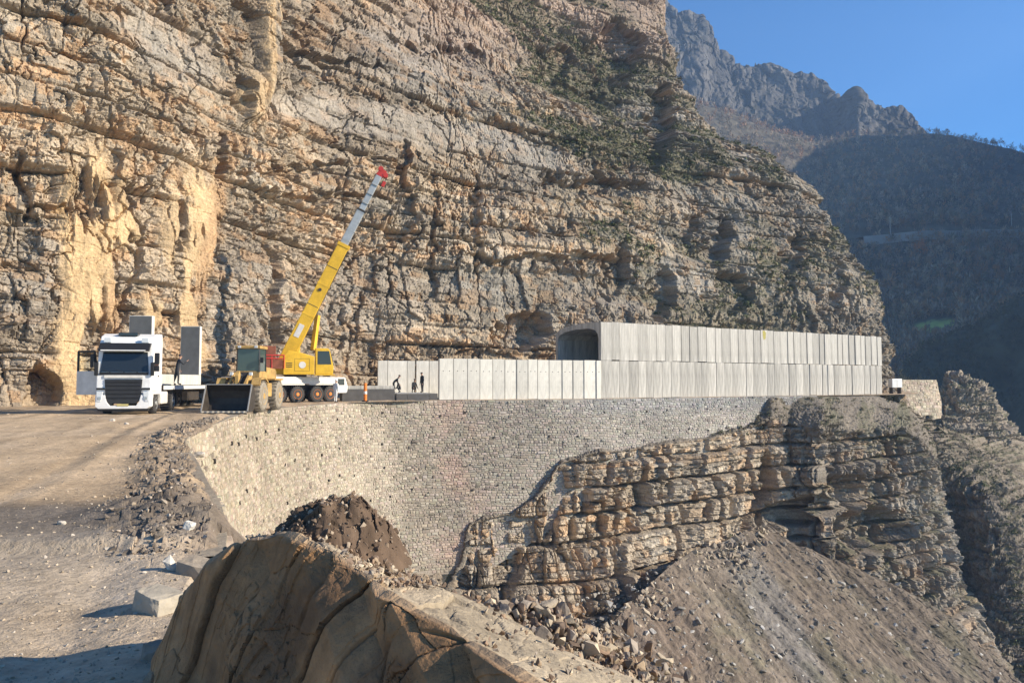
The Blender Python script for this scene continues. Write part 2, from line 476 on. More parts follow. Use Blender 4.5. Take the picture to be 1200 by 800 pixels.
    veg = np.clip((0.25 + up) * sst(-0.25, 0.25, veg_n) * zone + 0.55 * ledge * zone + 0.35 * up * bl[None] * sst(0, .3, veg_n), 0, 1)
    c = mix(c, lerp(GREEN, SOIL, 0.35) * (1 + 0.5 * fbm(P3 / 0.8, 3, 540))[..., None], veg * 0.9)
    o = grid_obj('cliff', G, M['rock'], c)
    tag(o, kind='structure')
    # scrub rooted in those places
    ok = (veg > 0.42) & (px > 480) & (px < 1075) & (py > -20) & (py < 420) & (z > 1)
    idx = np.argwhere(ok)
    pick = idx[rng.choice(len(idx), min(9000, len(idx)), replace=False)]
    return G[pick[:, 0], pick[:, 1]]
scrub_spots = build_cliff()

def edge_foot(X, Y):
    best = np.full(X.shape, 1e9)
    fx, fy = X.copy(), Y.copy()
    for (ax, ay), (bx, by) in zip(EDGE[:-1], EDGE[1:]):
        dx, dy = bx - ax, by - ay
        t = np.clip(((X - ax) * dx + (Y - ay) * dy) / (dx * dx + dy * dy), 0, 1)
        qx, qy = ax + t * dx, ay + t * dy
        d = np.hypot(X - qx, Y - qy)
        m = d < best
        best, fx, fy = np.where(m, d, best), np.where(m, qx, fx), np.where(m, qy, fy)
    return fx, fy
# ---- the road: one sheet of dirt from under the camera to behind the bend
def road_z(X, Y, dr, al):
    P3 = np.stack([X, Y, X * 0], -1)
    z = 0.07 * fbm(P3 / 2.6, 3, 600) + 0.025 * fbm(P3 / 0.5, 3, 610)
    ax = X + 0.36 * Y - 0.25 * np.sin(Y * 0.18)                                # wheel ruts run towards the parked truck
    for r0 in (-1.3, -0.2, -3.4, 1.6):
        z -= 0.035 * np.exp(-((ax - r0) / 0.22) ** 2) - 0.018 * np.exp(-((ax - r0 - 0.45) / 0.2) ** 2)
    stp = 7.75 + 0.05 * X + 0.35 * fbm(P3 / np.array([1.6, 3, 1]), 2, 620)
    z += 0.10 * sst(-0.12, 0.10, Y - stp) * sst(10.5, 9.0, Y)                  # the broken asphalt edge
    inn = -dr
    bank = np.exp(-((inn - 0.42) / 0.5) ** 2) * sst(6.6, 8.5, Y) * sst(36, 26, Y)
    z += bank * (0.08 + 0.22 * fbm(P3 / 0.9, 4, 630) + 0.08 * fbm(P3 / 0.25, 3, 640))
    z += 0.16 * np.exp(-(((X + 3.7) / 0.9) ** 2 + ((Y - 9.2) / 1.3) ** 2)) * (1 + 0.8 * fbm(P3 / 0.4, 3, 650))
    drop = np.maximum(dr + 0.12 * fbm(P3 / 0.8, 3, 660), 0)
    return z - 0.9 * drop - 0.5 * drop ** 2, bank, stp
def build_road():
    pxs = np.concatenate([np.linspace(-2600, -90, 60), np.linspace(-84, 330, 330), np.linspace(334, 1140, 260), np.linspace(1180, 2600, 14)])
    ys = np.concatenate([np.linspace(454.8, 470, 34), np.linspace(470.6, 560, 120), np.linspace(560.7, 860, 300), 447 + 1440 / np.linspace(3.4, 0.35, 40)])
    d = 1440.0 / (ys - 447)
    X = (pxs[None] - 600) / FPX * d[:, None]
    Y = np.broadcast_to(d[:, None], X.shape)
    X, Y = X.copy(), Y.copy()
    dr, al = sdist(X, Y, EDGE)
    z, bank, stp = road_z(X, Y, dr, al)
    P3 = np.stack([X, Y, X * 0], -1)
    n1, n2 = fbm(P3 / 3.5, 4, 700), fbm(P3 / 0.35, 3, 710)
    trk = fbm(np.stack([(X + 0.36 * Y) / 0.5, Y / 9, X * 0], -1), 3, 720)
    base = np.array((.45, .335, .215))
    c = base * (1 + 0.22 * n1 + 0.16 * n2 + 0.5 * trk)[..., None]
    asph = sst(0, .12, Y - stp) * sst(10.4, 8.6, Y + 0.6 * n1) * sst(-2.2, -3.0, X)
    c = mix(c, np.array((.115, .108, .10)) * (1 + 0.3 * n2)[..., None], np.clip(asph, 0, 1) * 0.75)
    near = sst(8.2, 7.2, Y)
    c = mix(c, np.array((.40, .34, .265)) * (1 + 0.25 * n2 + .2 * n1)[..., None], near * sst(-.35, .25, n1) * 0.8)
    gr = sst(6.5, 5, Y) * sst(-2.6, -3.4, X) + 0.7 * sst(14, 22, Y) * sst(.05, .3, n1)
    c = mix(c, np.array((.31, .265, .21)) * (1 + 0.4 * n2)[..., None], np.clip(gr, 0, 1) * 0.3)
    dk = np.clip(bank * 0.75 * sst(-0.3, 0.2, fbm(P3 / 0.7, 3, 730) + .1), 0, 1)
    c = mix(c, np.array((.15, .12, .095)) * (1 + 0.5 * n2)[..., None], dk * .85)
    keep = (dr < 3.0)
    c = mix(c, np.array((.17, .135, .105)) * (1 + .5 * n2)[..., None], sst(-.15, .15, dr + .2 * n2) * .85)
    z = z + bank * (.05 * facet(X / .45, Y / .45, 741, 1.3, .2)[0] + .04 * facet(X / .18, Y / .18, 742, 1.3, .2)[0])
    z = z + sst(0, .3, dr) * sst(9.5, 8, Y) * (.25 * facet(X / .5, Y / .5, 743, 1.3, .2)[0] + .12 * fbm(P3 / .25, 3, 744))
    far = (Y > 9) & (dr > 0.10)                                                # no saw teeth: the sheet ends on the edge line
    fx, fy = edge_foot(X, Y)
    l = np.maximum(np.hypot(X - fx, Y - fy), 1e-6)
    X = np.where(far, fx + (X - fx) / l * 0.10, X)
    Y = np.where(far, fy + (Y - fy) / l * 0.10, Y)
    z = np.where(far, -0.06, z)
    z = np.where(dr > .10, np.maximum(z, -1.6), z)
    o = grid_obj('road', np.stack([X, Y, z], -1), M['dirt'], c, keep=keep, flip=True)
    tag(o, kind='structure')
build_road()

# ---- lower cliff of ledges under the road, from the wall's foot to the gully
def build_lower():
    # columns: px, depth, top y, ledge y, depth step
    cols = [(380, 54.0, 735, 750), (440, 57.0, 716, 735), (515, 60.0, 690, 706), (538, 60.6, 650, 660), (550, 61.2, 606, 614), (600, 63.2, 590, 600), (632, 64.4, 568, 582), (656, 65.2, 533, 543), (700, 68.0, 520, 530), (760, 71.5, 513, 523),
            (840, 78.0, 503, 512), (885, 80.0, 484, 498), (905, 86.0, 474, 494), (925, 86.5, 470, 498), (962, 87.0, 468, 497), (972, 88.4, 468, 496), (985, 88.9, 467, 504),
            (1030, 93.0, 466, 507), (1062, 95.0, 468, 500), (1078, 97.0, 474, 512), (1092, 99.5, 486, 530), (1097, 107, 520, 560), (1094, 122, 500, 540)]
    EC_ = catm(EDGE, np.linspace(0, len(EDGE) - 1, 1500))
    TN_ = np.gradient(EC_, axis=0)
    TN_ /= np.linalg.norm(TN_, axis=1, keepdims=True)
    ON_ = np.stack([TN_[:, 1], -TN_[:, 0]], -1)
    def on_wall(a, y, proud):
        z = -5.0
        for _ in range(8):
            q = EC_ + ON_ * (.16 - .13 * z + proud)
            pxs = np.where(q[:, 1] > 52, 600 + 900 * q[:, 0] / np.maximum(q[:, 1], 1), 1e6)
            i = int(np.argmin(np.abs(pxs - a)))
            z = P(a, y, q[i, 1])[2]
        return float(q[i, 1])
    cols = [(a, on_wall(a, ly, .35 + .35 * sst(530, 660, float(a))) if a < 915 else d, ty, ly) for a, d, ty, ly in cols]
    rows = []
    c = np.array(cols, float)
    R0 = np.array([P(a, ly - 6 if a < 890 else ty, d + (1.2 if a < 890 else 0.6)) for a, d, ty, ly in cols])
    R0[:12, :2] += np.array((-.1, .3))
    R0[12:, 2] = -.12
    for i_, (a, d, ty, ly) in enumerate(cols):
        if a > 1040:
            R0[i_] = P(a, {1062: 475, 1078: 490, 1092: 514}.get(int(a), ty + 6), d)
    RB = R0.copy()
    RB[12:, :2] += np.array((-.4, .92)) * 5.0
    RB[12:, 2] = np.minimum(-.30, R0[12:, 2] + .6)
    RB[:12, :2] += np.array((-.2, .9)) * 1.0
    RB[:12, 2] -= .2
    OUTW = [0 if a < 890 else (1.5 if a < 910 else (3.0 if a < 930 else 6.0)) for a, d, ty, ly in cols]
    R1 = np.array([P(a, ly, d - ow) for (a, d, ty, ly), ow in zip(cols, OUTW)])
    def shelf(frac, out):
        o_ = []
        for (a, d, ty, ly), ow in zip(cols, OUTW):
            q = np.array(P(a, ly, d - ow))
            zt = q[2]
            v = np.array((0.35, -0.94)) if a < 1080 else np.array((0.95, -0.3))
            q[:2] += v * out
            q[2] = lerp(zt, -17.0 if a < 720 else (-20.0 if a < 900 else -27.0), frac)
            o_.append(q)
        return np.array(o_)
    net = [RB, R0, R1, shelf(0.25, 0.5), shelf(0.55, 1.6), shelf(0.8, 2.6), shelf(1.0, 4.2), shelf(1.35, 9.0)]
    nu, nv = 820, 420
    G = loft(net, nu, nv, lin, lin)
    k = 9
    for ax in (0, 1):                                                            # soften the control net's corners
        pad = [(0, 0)] * 3
        pad[ax] = (k // 2, k // 2)
        Gp = np.pad(G, pad, 'edge')
        G = sum(np.take(Gp, range(i, i + G.shape[ax]), axis=ax) for i in range(k)) / k
    s = np.broadcast_to(arclen(G[200, :, :2])[None], G.shape[:2]).copy()
    z = G[..., 2].copy()
    px, py = proj(G)
    rockw = sst(1.9, 2.1, np.linspace(0, 7, nv)[:, None] + .45 * fbm(uvw(s / 2.2, z / 4), 3, 1078) * sst(840, 940, px))
    low = sst(6.0, 6.7, np.linspace(0, 7, nv))[:, None] * np.ones((1, nu))
    b = z - 0.02 * s + 0.5 * fbm(uvw(s / 15, z / 15), 2, 1077)
    P3 = uvw(s, z)
    p1, k1, eb1, eu1, hb1, hc1 = beds(b, s + 0.5 * fbm(P3 / 2, 2, 1009), 1001, 1.7, 3.0, 3.0, 0.5)
    p2, k2, eb2, eu2, hb2, hc2 = beds(b + .1 * fbm(P3, 2, 1008), s + 0.3 * fbm(P3, 2, 1007), 1002, 0.4, 0.95, 1.3, 0.4)
    f1, h1 = facet(s / 1.5, b / 1.2, 1011, 1.2, 0.4, 0.05)
    f2, h2 = facet(s / 0.6, b / 0.5, 1012, 1.1, 0.3, 0.06)
    f3, h3 = facet(s / 0.28, b / 0.24, 1013, 1.0, 0.2, 0.08)
    D = 0.9 * fbm(P3 / 6, 3, 1005) + 0.95 * p1 + 1.0 * k1 - 0.8 * np.exp(-(eb1 / .15) ** 2) - 1.15 * np.exp(-(eu1 / .17) ** 2) + 0.22 * p2 + 0.3 * k2 - 0.16 * np.exp(-(eb2 / .06) ** 2) - 0.14 * np.exp(-(eu2 / .05) ** 2)
    D += 0.25 * f1 + 0.14 * f2 + 0.07 * f3
    f4, h4 = facet(s / 1.3 + .2 * fbm(P3 / 2, 2, 1015), z / 4.5, 1014, 1.2, 0.7, 0.06)
    D += .6 * f4 * sst(-.2, .2, fbm(P3 / 7, 2, 1016) + sst(880, 980, px) * .3)
    soft = 0.06 * f1 + 0.45 * fbm(P3 / np.array([2.2, 1.6, 1]), 5, 1020, .55) + 0.1 * f3
    for h in ((893, 575, 9, 40, 8, 2.6), (592, 668, 16, 26, 20, 1.8), (652, 590, 8, 40, 15, 1.6), (965, 530, 7, 50, 0, 2.0), (940, 600, 40, 16, -8, 2.2), (1030, 620, 34, 22, 0, 2.6), (1000, 575, 26, 18, 0, 1.8), (1010, 640, 20, 10, 0, 1.0)):
        D -= h[5] * blob(px + 8 * fbm(P3 / 2, 2, 1030), py + 8 * fbm(P3 / 2, 2, 1031), *h[:5])
    D = lerp(lerp(soft, D, rockw), soft * 1.5, low)
    n = grid_normals(G)
    if (n[..., 1]).mean() > 0:
        n = -n
    nh = n.copy()
    nh[..., 2] *= 0.35
    nh /= np.linalg.norm(nh, axis=-1, keepdims=True)
    edge = sst(0.9, 1.5, np.linspace(0, 7, nv))[:, None]
    G2 = G + nh * (D * edge)[..., None]
    c = np.broadcast_to(np.array((.50, .41, .30)), G.shape).copy()
    c = mix(c, DULL, sst(-.05, .35, fbm(P3 / 5, 3, 1040)) * 0.5)
    c = mix(c, GREY * 0.9, sst(860, 960, px) * 0.75)
    c = strata_col(c, (hb1, hc1, hb2, hc2, h2, h3, 0), s, z, 1100)
    dirt = np.clip((1 - rockw * 1.0) + low * 0.8 * sst(-.2, .3, fbm(P3 / 2.5, 3, 1050)), 0, 1)
    c = mix(c, lerp(SOIL, GREY, 0.35) * .82 * (1 + .4 * fbm(P3 / .7, 3, 1060))[..., None], dirt)
    n2 = grid_normals(G2)
    up = sst(.35, .75, np.abs(n2[..., 2]))
    c = mix(c, SOIL, up * 0.6 * rockw)
    c = mix(c, GREEN * 1.2, up * 0.55 * sst(900, 1000, px) * sst(-.1, .3, fbm(P3 / 2, 3, 1070)))
    o = grid_obj('lower_cliff', G2, M['rock'], c)
    tag(o, kind='structure')
    ok = np.argwhere((px > 835) & (px < 1100) & ((rockw < .5) | (up > .6)) & (np.linspace(0, 7, nv)[:, None] > 1.05) & (low < .5))
    pk = ok[rng.choice(len(ok), 1500)]
    lf = np.argwhere((px > 600) & (px < 810) & (py > 650))
    lk = lf[rng.choice(len(lf), 10)]
    return G2[pk[:, 0], pk[:, 1]]
LEDGE_SPOTS = build_lower()

# ---- the fan of grey scree
SA, SB, SD = np.array(P(793, 652, 70)), np.array(P(895, 617, 79)), np.array(P(1190, 795, 72))
SN = np.cross(SB - SA, SD - SA)
SN = SN / np.linalg.norm(SN)
if SN[2] < 0:
    SN = -SN
FALL = np.array((SN[0], SN[1], 0))
FALL = FALL - SN * FALL.dot(SN)
FALL /= np.linalg.norm(FALL)
ACR = np.cross(SN, FALL)
def on_scree(px, py):
    q = np.array(P(px, py, 1.0)) - np.array((0, 0, CAM_Z))
    o = np.array((0, 0, CAM_Z))
    return o + q * ((SA - o).dot(SN) / q.dot(SN))
def scree_h(u, v):
    P3 = np.stack([u, v, u * 0], -1)
    f, h = facet(u / 0.55, v / 0.55, 1203, 1.2, .1)
    return (0.55 * fbm(P3 / np.array([3.0, 16, 1]), 3, 1200) + 0.20 * fbm(P3 / np.array([0.7, 6, 1]), 3, 1201) + 0.14 * fbm(P3 / .8, 3, 1202) + 0.07 * f), h
def build_scree():
    top = [(560, 850), (640, 800), (700, 748), (745, 702), (797, 655), (850, 632), (893, 617), (940, 639), (1000, 663), (1060, 690), (1110, 722), (1150, 757), (1190, 794), (1240, 850), (1300, 930)]
    tops = np.array([on_scree(*q) for q in top])
    back = tops.copy()
    back[6:] += np.array((2.0, 7.0, -9.0))
    back[:6] += -FALL * 1.2 + np.array((0, .6, -1.8))
    mid = tops + FALL * 12 + np.linspace(-3, 0, len(top))[:, None] * ACR * 0
    bot = tops + FALL * 62
    net = [back, tops, mid, bot]
    nu = 620
    G = np.concatenate([loft([back, tops], nu, 12, catm, lin)[:-1], loft([tops, mid, bot], nu, 420, catm, lin)], 0)
    u, v = G @ ACR, G @ FALL
    h, hc = scree_h(u, v)
    P3 = np.stack([u, v, u * 0], -1)
    row = np.concatenate([np.linspace(0, .6, 11), np.ones(420)])[:, None]
    G = G + SN * (h * row)[..., None]
    c = np.broadcast_to(np.array((.168, .135, .102)), G.shape).copy()
    st = fbm(P3 / np.array([1.1, 14, 1]), 4, 1210)
    c = mix(c, np.array((.19, .155, .12)), sst(-.05, .35, fbm(P3 / np.array([5, 40, 1]), 2, 1211)))
    px, py = proj(G)
    c = mix(c, np.array((.18, .138, .105)), blob(px, py, 745, 745, 70, 110, -30) * .8)
    c = mix(c, np.array((.185, .172, .155)), blob(px, py, 905, 715, 22, 120, -32) * .7)
    c = mix(c, np.array((.13, .125, .08)), sst(.1, .4, fbm(P3 / 3, 4, 1212)) * sst(640, 760, py) * .45)
    st2 = fbm(P3 / np.array([.35, 9, 1]), 3, 1213)
    c = c * (1 + .45 * st + .4 * st2 + .3 * (r01(hc, 4) - .5))[..., None]
    o = grid_obj('scree_slope', G, M['scree'], c)
    tag(o, kind='structure')
build_scree()

# ---- the spur across the gully, its shaded rock wall and its grassy back
def rock_loft(name, net, nu, nv, seed, amp, colf, m='rock', kind='structure', facs=(1.6, .7, .32), bed=True, su=catm, sv=catm):
    G = loft(net, nu, nv, su, sv)
    s = np.broadcast_to(arclen(G[nv // 2])[None], G.shape[:2]).copy()
    t = np.broadcast_to(arclen(G[:, nu // 2])[:, None], G.shape[:2]).copy()
    z = G[..., 2].copy() if bed else t
    D = 0.9 * fbm(G / 6.0, 3, seed)
    hsum = None
    for i, f in enumerate(facs):
        q, h = facet(s / f + .3 * fbm(uvw(s, t) / f / 2, 2, seed + 7), z / (f * .7), seed + 1 + i, 1.2, .3, .06)
        D += q * f * .38
        hsum = h
    if bed:
        p1, k1, eb, eu, hb, hc = beds(z, s, seed + 20, .9, 2.4, 2.6, .5)
        D += .9 * p1 + .5 * k1 - .4 * np.exp(-(eb / .13) ** 2)
    n = grid_normals(G)
    if n[..., 2].mean() < 0:
        n = -n
    G2 = G + n * (D * amp)[..., None]
    n2 = grid_normals(G2)
    if n2[..., 2].mean() < 0:
        n2 = -n2
    c = colf(G2, n2, s, z, hsum)
    o = grid_obj(name, G2, M[m], c)
    tag(o, kind=kind)
    return G2, n2
def spur_col(G, n, s, z, h):
    c = np.broadcast_to(DULL * .8, G.shape) * (.8 + .4 * r01(h, 3))[..., None]
    g = sst(.3, .6, n[..., 2]) * sst(-.35, .15, fbm(G / 3, 4, 1301))
    return mix(c, lerp(GREEN, SOIL, .4) * 1.0 * (1 + .5 * fbm(G / .9, 3, 1302))[..., None], g)
crest = [(1034, 474, 107), (1082, 508, 114), (1122, 556, 113), (1158, 600, 105), (1180, 690, 98), (1196, 750, 94), (1236, 830, 90)]
foot_l = [(1020, 640, 104), (1082, 700, 108), (1098, 740, 106), (1110, 790, 101), (1118, 850, 94), (1125, 930, 88), (1150, 1010, 84)]
rmid = [(1066, 506, 116), (1146, 522, 122), (1185, 566, 118), (1206, 640, 107), (1222, 722, 99), (1236, 776, 95), (1290, 860, 90)]
rfar = [(1110, 505, 127), (1215, 525, 142), (1262, 600, 132), (1290, 700, 120), (1310, 780, 112), (1330, 850, 106), (1380, 930, 98)]
spur_net = [[P(*q) for q in row] for row in (foot_l, crest, rmid, rfar)]
SPUR, SPURN = rock_loft('grassy_spur', spur_net, 300, 260, 1300, .8, spur_col)
knoll = [[P(*q) for q in row] for row in (
    [(1090, 510, 128), (1120, 530, 126), (1160, 545, 128), (1200, 545, 132), (1240, 560, 138)],
    [(1096, 478, 131), (1122, 490, 129), (1158, 505, 130), (1186, 520, 134), (1225, 545, 142)],
    [(1106, 450, 136), (1128, 452, 133), (1156, 460, 133), (1178, 492, 138), (1215, 535, 148)],
    [(1112, 441, 141), (1130, 440, 139), (1150, 447, 140), (1172, 480, 146), (1210, 530, 158)],
    [(1120, 470, 165), (1145, 470, 165), (1160, 480, 165), (1185, 510, 170), (1230, 560, 180)])]
rock_loft('rocky_knoll', knoll, 200, 150, 1400, 1.0, lambda G, n, s, z, h: mix(np.broadcast_to(DULL, G.shape) * (.8 + .5 * r01(h, 3))[..., None], GREEN * 1.15,
          sst(.3, .7, n[..., 2]) * sst(-.2, .2, fbm(G / 3, 3, 1401)) * .8))
# bottom of the gorge, so that nothing is open below
gx, gy = np.meshgrid(np.linspace(-40, 190, 90), np.linspace(-15, 300, 110))
gz = -44 + 3 * fbm(np.stack([gx, gy, gx * 0], -1) / 20, 3, 1500) + 0.16 * np.maximum(gx - 60, 0)
o = grid_obj('gorge_floor', np.stack([gx, gy, gz], -1), M['scree'], np.broadcast_to(np.array((.12, .11, .085)), gx.shape + (3,)))
tag(o, kind='structure')

# ---- far country: dark hill, wooded slopes, rocky mountain
def far_loft(name, net, nu, nv, seed, rough, colf, m='far_rock', ridge=0.0):
    G = loft(net, nu, nv)
    D = rough * fbm(G / (rough * 6), 5, seed, .55)
    if ridge:
        r = 1 - 2 * np.abs(fbm(G / np.array([26.0, 60.0, 60.0]), 4, seed + 3))
        D += ridge * r
        w1, w2 = 6 * fbm(G / 14, 3, seed + 8), 6 * fbm(G / 14, 3, seed + 9)
        D += ridge * .5 * (facet((G[..., 0] + w1) / 13, (G[..., 2] + w2) / 26, seed + 5, 1.1, .3, .08)[0] + .45 * facet((G[..., 0] + w1) / 4.5, (G[..., 2] + w2) / 10, seed + 6, 1.3, .3, .08)[0] + .5 * fbm(G / 6, 4, seed + 10))
    n = grid_normals(G)
    if n[..., 2].mean() < 0:
        n = -n
    G2 = G + n * D[..., None]
    n2 = grid_normals(G2)
    if n2[..., 2].mean() < 0:
        n2 = -n2
    o = grid_obj(name, G2, M[m], colf(G2, n2))
    tag(o, kind='structure')
    return G2
def hill_col(G, n):
    px, py = proj(G)
    c = np.broadcast_to(np.array((.13, .11, .08)), G.shape) * (1 + .6 * fbm(G / 8, 4, 1601))[..., None]
    fld = sst(-.4, .0, fbm(G / 3, 3, 1603)) * blob(px + 16 * fbm(G / 7, 3, 1602), py + 5 * fbm(G / 6, 3, 1604), 1092, 384, 26, 8, -12) + .6 * blob(px, py, 1080, 398, 26, 6, -20)
    c = mix(c, np.array((.42, .44, .13)), np.clip(fld, 0, 1))
    c = mix(c, np.array((.10, .092, .07)), sst(230, 130, py) * .7)
    return c
wood_rows = [
    [(960, 520, 270), (1030, 500, 265), (1100, 490, 262), (1170, 490, 262), (1260, 495, 265), (1400, 500, 280)],
    [(930, 430, 300), (1030, 415, 296), (1090, 400, 295), (1160, 390, 300), (1260, 380, 310), (1400, 370, 330)],
    [(920, 370, 335), (1030, 368, 335), (1090, 362, 338), (1160, 350, 345), (1260, 338, 355), (1400, 320, 370)],
    [(900, 300, 395), (1000, 287, 400), (1090, 281, 405), (1160, 277, 410), (1260, 270, 420), (1400, 262, 440)],
    [(860, 280, 410), (1000, 270, 415), (1090, 266, 420), (1160, 262, 425), (1260, 254, 436), (1400, 250, 456)],
    [(820, 190, 500), (930, 205, 500), (1010, 205, 505), (1100, 205, 505), (1200, 215, 520), (1400, 215, 560)],
    [(760, 100, 600), (850, 132, 590), (940, 165, 600), (1080, 160, 600), (1190, 178, 620), (1400, 225, 660)],
    [(740, 160, 720), (850, 190, 720), (940, 215, 720), (1080, 215, 720), (1190, 230, 740), (1400, 280, 760)]]
HILL = far_loft('wooded_hill', [[P(*q) for q in r] for r in wood_rows], 300, 260, 1600, 5.0, hill_col)
def mt_col(G, n):
    c = np.broadcast_to(np.array((.145, .138, .128)), G.shape) * .72 * (1 + .45 * fbm(G / np.array([9, 20, 30]), 4, 1701))[..., None]
    g = sst(.45, .75, n[..., 2] + .25 * fbm(G / 25, 3, 1702))
    return mix(c, np.array((.06, .058, .045)), g)
mt_sky = [(700, -60), (760, -10), (792, 17), (806, 18), (822, 24), (834, 50), (850, 68), (866, 82), (900, 82), (935, 90), (962, 98), (974, 116), (985, 119), (1003, 109), (1012, 116), (1035, 128), (1050, 128), (1062, 136),
          (1070, 148), (1086, 160), (1120, 185), (1180, 215)]
mt_net = []
for k, (dy, dd) in enumerate(((190, -95), (120, -60), (62, -40), (22, -14), (0, 0), (55, 60))):
    mt_net.append([P(a, b_ + dy * (1.0 if a < 1000 else .75), 760 + dd - 60 * sst(960, 1010, np.float64(a)) + (0 if k else 0)) for a, b_ in mt_sky])
far_loft('rocky_mountain', mt_net, 460, 260, 1700, 4.0, mt_col, ridge=5.0)
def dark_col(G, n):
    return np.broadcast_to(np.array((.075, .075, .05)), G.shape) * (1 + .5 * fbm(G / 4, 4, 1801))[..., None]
dh = [[(1052, 470, 205), (1062, 520, 195), (1090, 570, 185), (1150, 620, 180), (1330, 600, 180)],
      [(1054, 447, 222), (1085, 470, 215), (1120, 490, 208), (1180, 510, 205), (1350, 300, 215)],
      [(1062, 424, 240), (1105, 430, 238), (1150, 430, 236), (1220, 420, 236), (1430, 130, 245)],
      [(1085, 409, 256), (1130, 392, 254), (1175, 370, 252), (1240, 330, 254), (1470, 20, 262)],
      [(1092, 410, 272), (1136, 392, 276), (1182, 362, 280), (1250, 310, 286), (1520, 10, 300)],
      [(1120, 440, 300), (1170, 430, 310), (1230, 400, 320), (1300, 350, 330), (1600, 60, 345)]]
DHILL = far_loft('shaded_hill', [[P(*q) for q in r] for r in dh], 220, 160, 1800, 2.2, dark_col)  # its unseen right end is raised to keep the hill in shade
# unseen ridge added right of the frame, sized to shade the valley
yy = np.linspace(190, 800, 60)
ridge_h = np.interp(yy, (190, 300, 420, 505, 620, 800), (58, 156, 255, 312, 328, 295))
gs = [np.stack([.72 * yy + a * 150 - 10 * (a < .1), yy, -30 + (ridge_h + 30) * f], -1) for a, f in ((0, 0), (.35, .42), (.7, .82), (1.0, 1.0), (1.5, .8))]
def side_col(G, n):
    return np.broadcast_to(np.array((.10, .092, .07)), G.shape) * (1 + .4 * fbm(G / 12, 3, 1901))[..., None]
far_loft('shade_ridge', gs, 120, 90, 1900, 6.0, side_col)
# narrow road cut along the wooded hill
i0 = 260 * 3 // 7 + 1
strip = HILL[[i0 + 6, i0 + 6, i0 + 8, i0 + 8], 60:290].copy()
mid = (strip[0] + strip[3]) / 2
k = np.ones(31) / 31
mid = np.stack([np.convolve(np.pad(mid[:, i], 15, 'edge'), k, 'valid') for i in range(3)], -1)
rd = np.stack([mid + np.array((0, -5.5, -4.0)), mid + np.array((0, -5.0, .9)), mid + np.array((0, 1.0, 1.1)), mid + np.array((0, 2.0, -2))])
o = grid_obj('far_road', rd, M['far_rock'], np.broadcast_to(np.array((.34, .32, .29)), rd.shape))
tag(o, kind='structure')
FAR_ROAD = mid
# ================================================================== STONE WALL, ROCKS, STONES
def poly_template(seed, n=14, flat=1.0, box=0.5):
    """an angular stone: convex hull of random points, unit size"""
    r = np.random.default_rng(seed)
    p = r.uniform(-1, 1, (n, 3))
    p = p / np.maximum(np.linalg.norm(p, axis=1, keepdims=True) * (1 - box) + np.abs(p).max(1, keepdims=True) * box, .2) * r.uniform(.82, 1.0, (n, 1))
    p[:, 2] *= flat
    bm = bmesh.new()
    for q in p:
        bm.verts.new(q)
    bmesh.ops.convex_hull(bm, input=bm.verts[:])
    for v in [v for v in bm.verts if not v.link_faces]:
        bm.verts.remove(v)
    bmesh.ops.triangulate(bm, faces=bm.faces[:])
    bm.verts.index_update()
    V = np.array([v.co for v in bm.verts])
    F = np.array([[v.index for v in f.verts] for f in bm.faces])
    bm.free()
    return V, F
TEMPL = [poly_template(i, 11 + i % 4, random.Random(i).uniform(.45, .8), .45) for i in range(10)]
def rot_mats(n, r, tilt=1.0):
    a, b, c = r.uniform(0, 6.283, n), r.normal(0, .5 * tilt, n), r.normal(0, .5 * tilt, n)
    z0, o1 = np.zeros(n), np.ones(n)
    Rz = np.stack([np.cos(a), -np.sin(a), z0, np.sin(a), np.cos(a), z0, z0, z0, o1], -1).reshape(n, 3, 3)
    Rx = np.stack([o1, z0, z0, z0, np.cos(b), -np.sin(b), z0, np.sin(b), np.cos(b)], -1).reshape(n, 3, 3)
    Ry = np.stack([np.cos(c), z0, np.sin(c), z0, o1, z0, -np.sin(c), z0, np.cos(c)], -1).reshape(n, 3, 3)
    return Rx @ Ry @ Rz
def scatter(name, pos, size, col, templ, r, tilt=1.0, aspect=(1.0, 1.0, 1.0)):
    """many pieces joined in one mesh"""
    n = len(pos)
    R = rot_mats(n, r, tilt)
    which = r.integers(0, len(templ), n)
    Vs, Fs, Cs, off = [], [], [], 0
    for k, (V, F) in enumerate(templ):
        m = np.where(which == k)[0]
        if not len(m):
            continue
        sc = size[m][:, None, None] * (r.uniform(.75, 1.25, (len(m), 1, 3)) * np.array(aspect))
        W = np.einsum('nij,nkj->nki', R[m], V[None] * sc) + pos[m][:, None]
        Vs.append(W.reshape(-1, 3))
        Fs.append((F[None] + (np.arange(len(m)) * len(V))[:, None, None] + off).reshape(-1, F.shape[1]))
        Cs.append(np.repeat(col[m], len(V), 0))
        off += len(m) * len(V)
    return np.concatenate(Vs), np.concatenate(Fs), np.concatenate(Cs)
def stuff(name, V, F, C, m, parent=None):
    o = link(name, np_mesh(name, V, F, M[m], C), parent)
    o['kind'] = 'stuff'
    return o
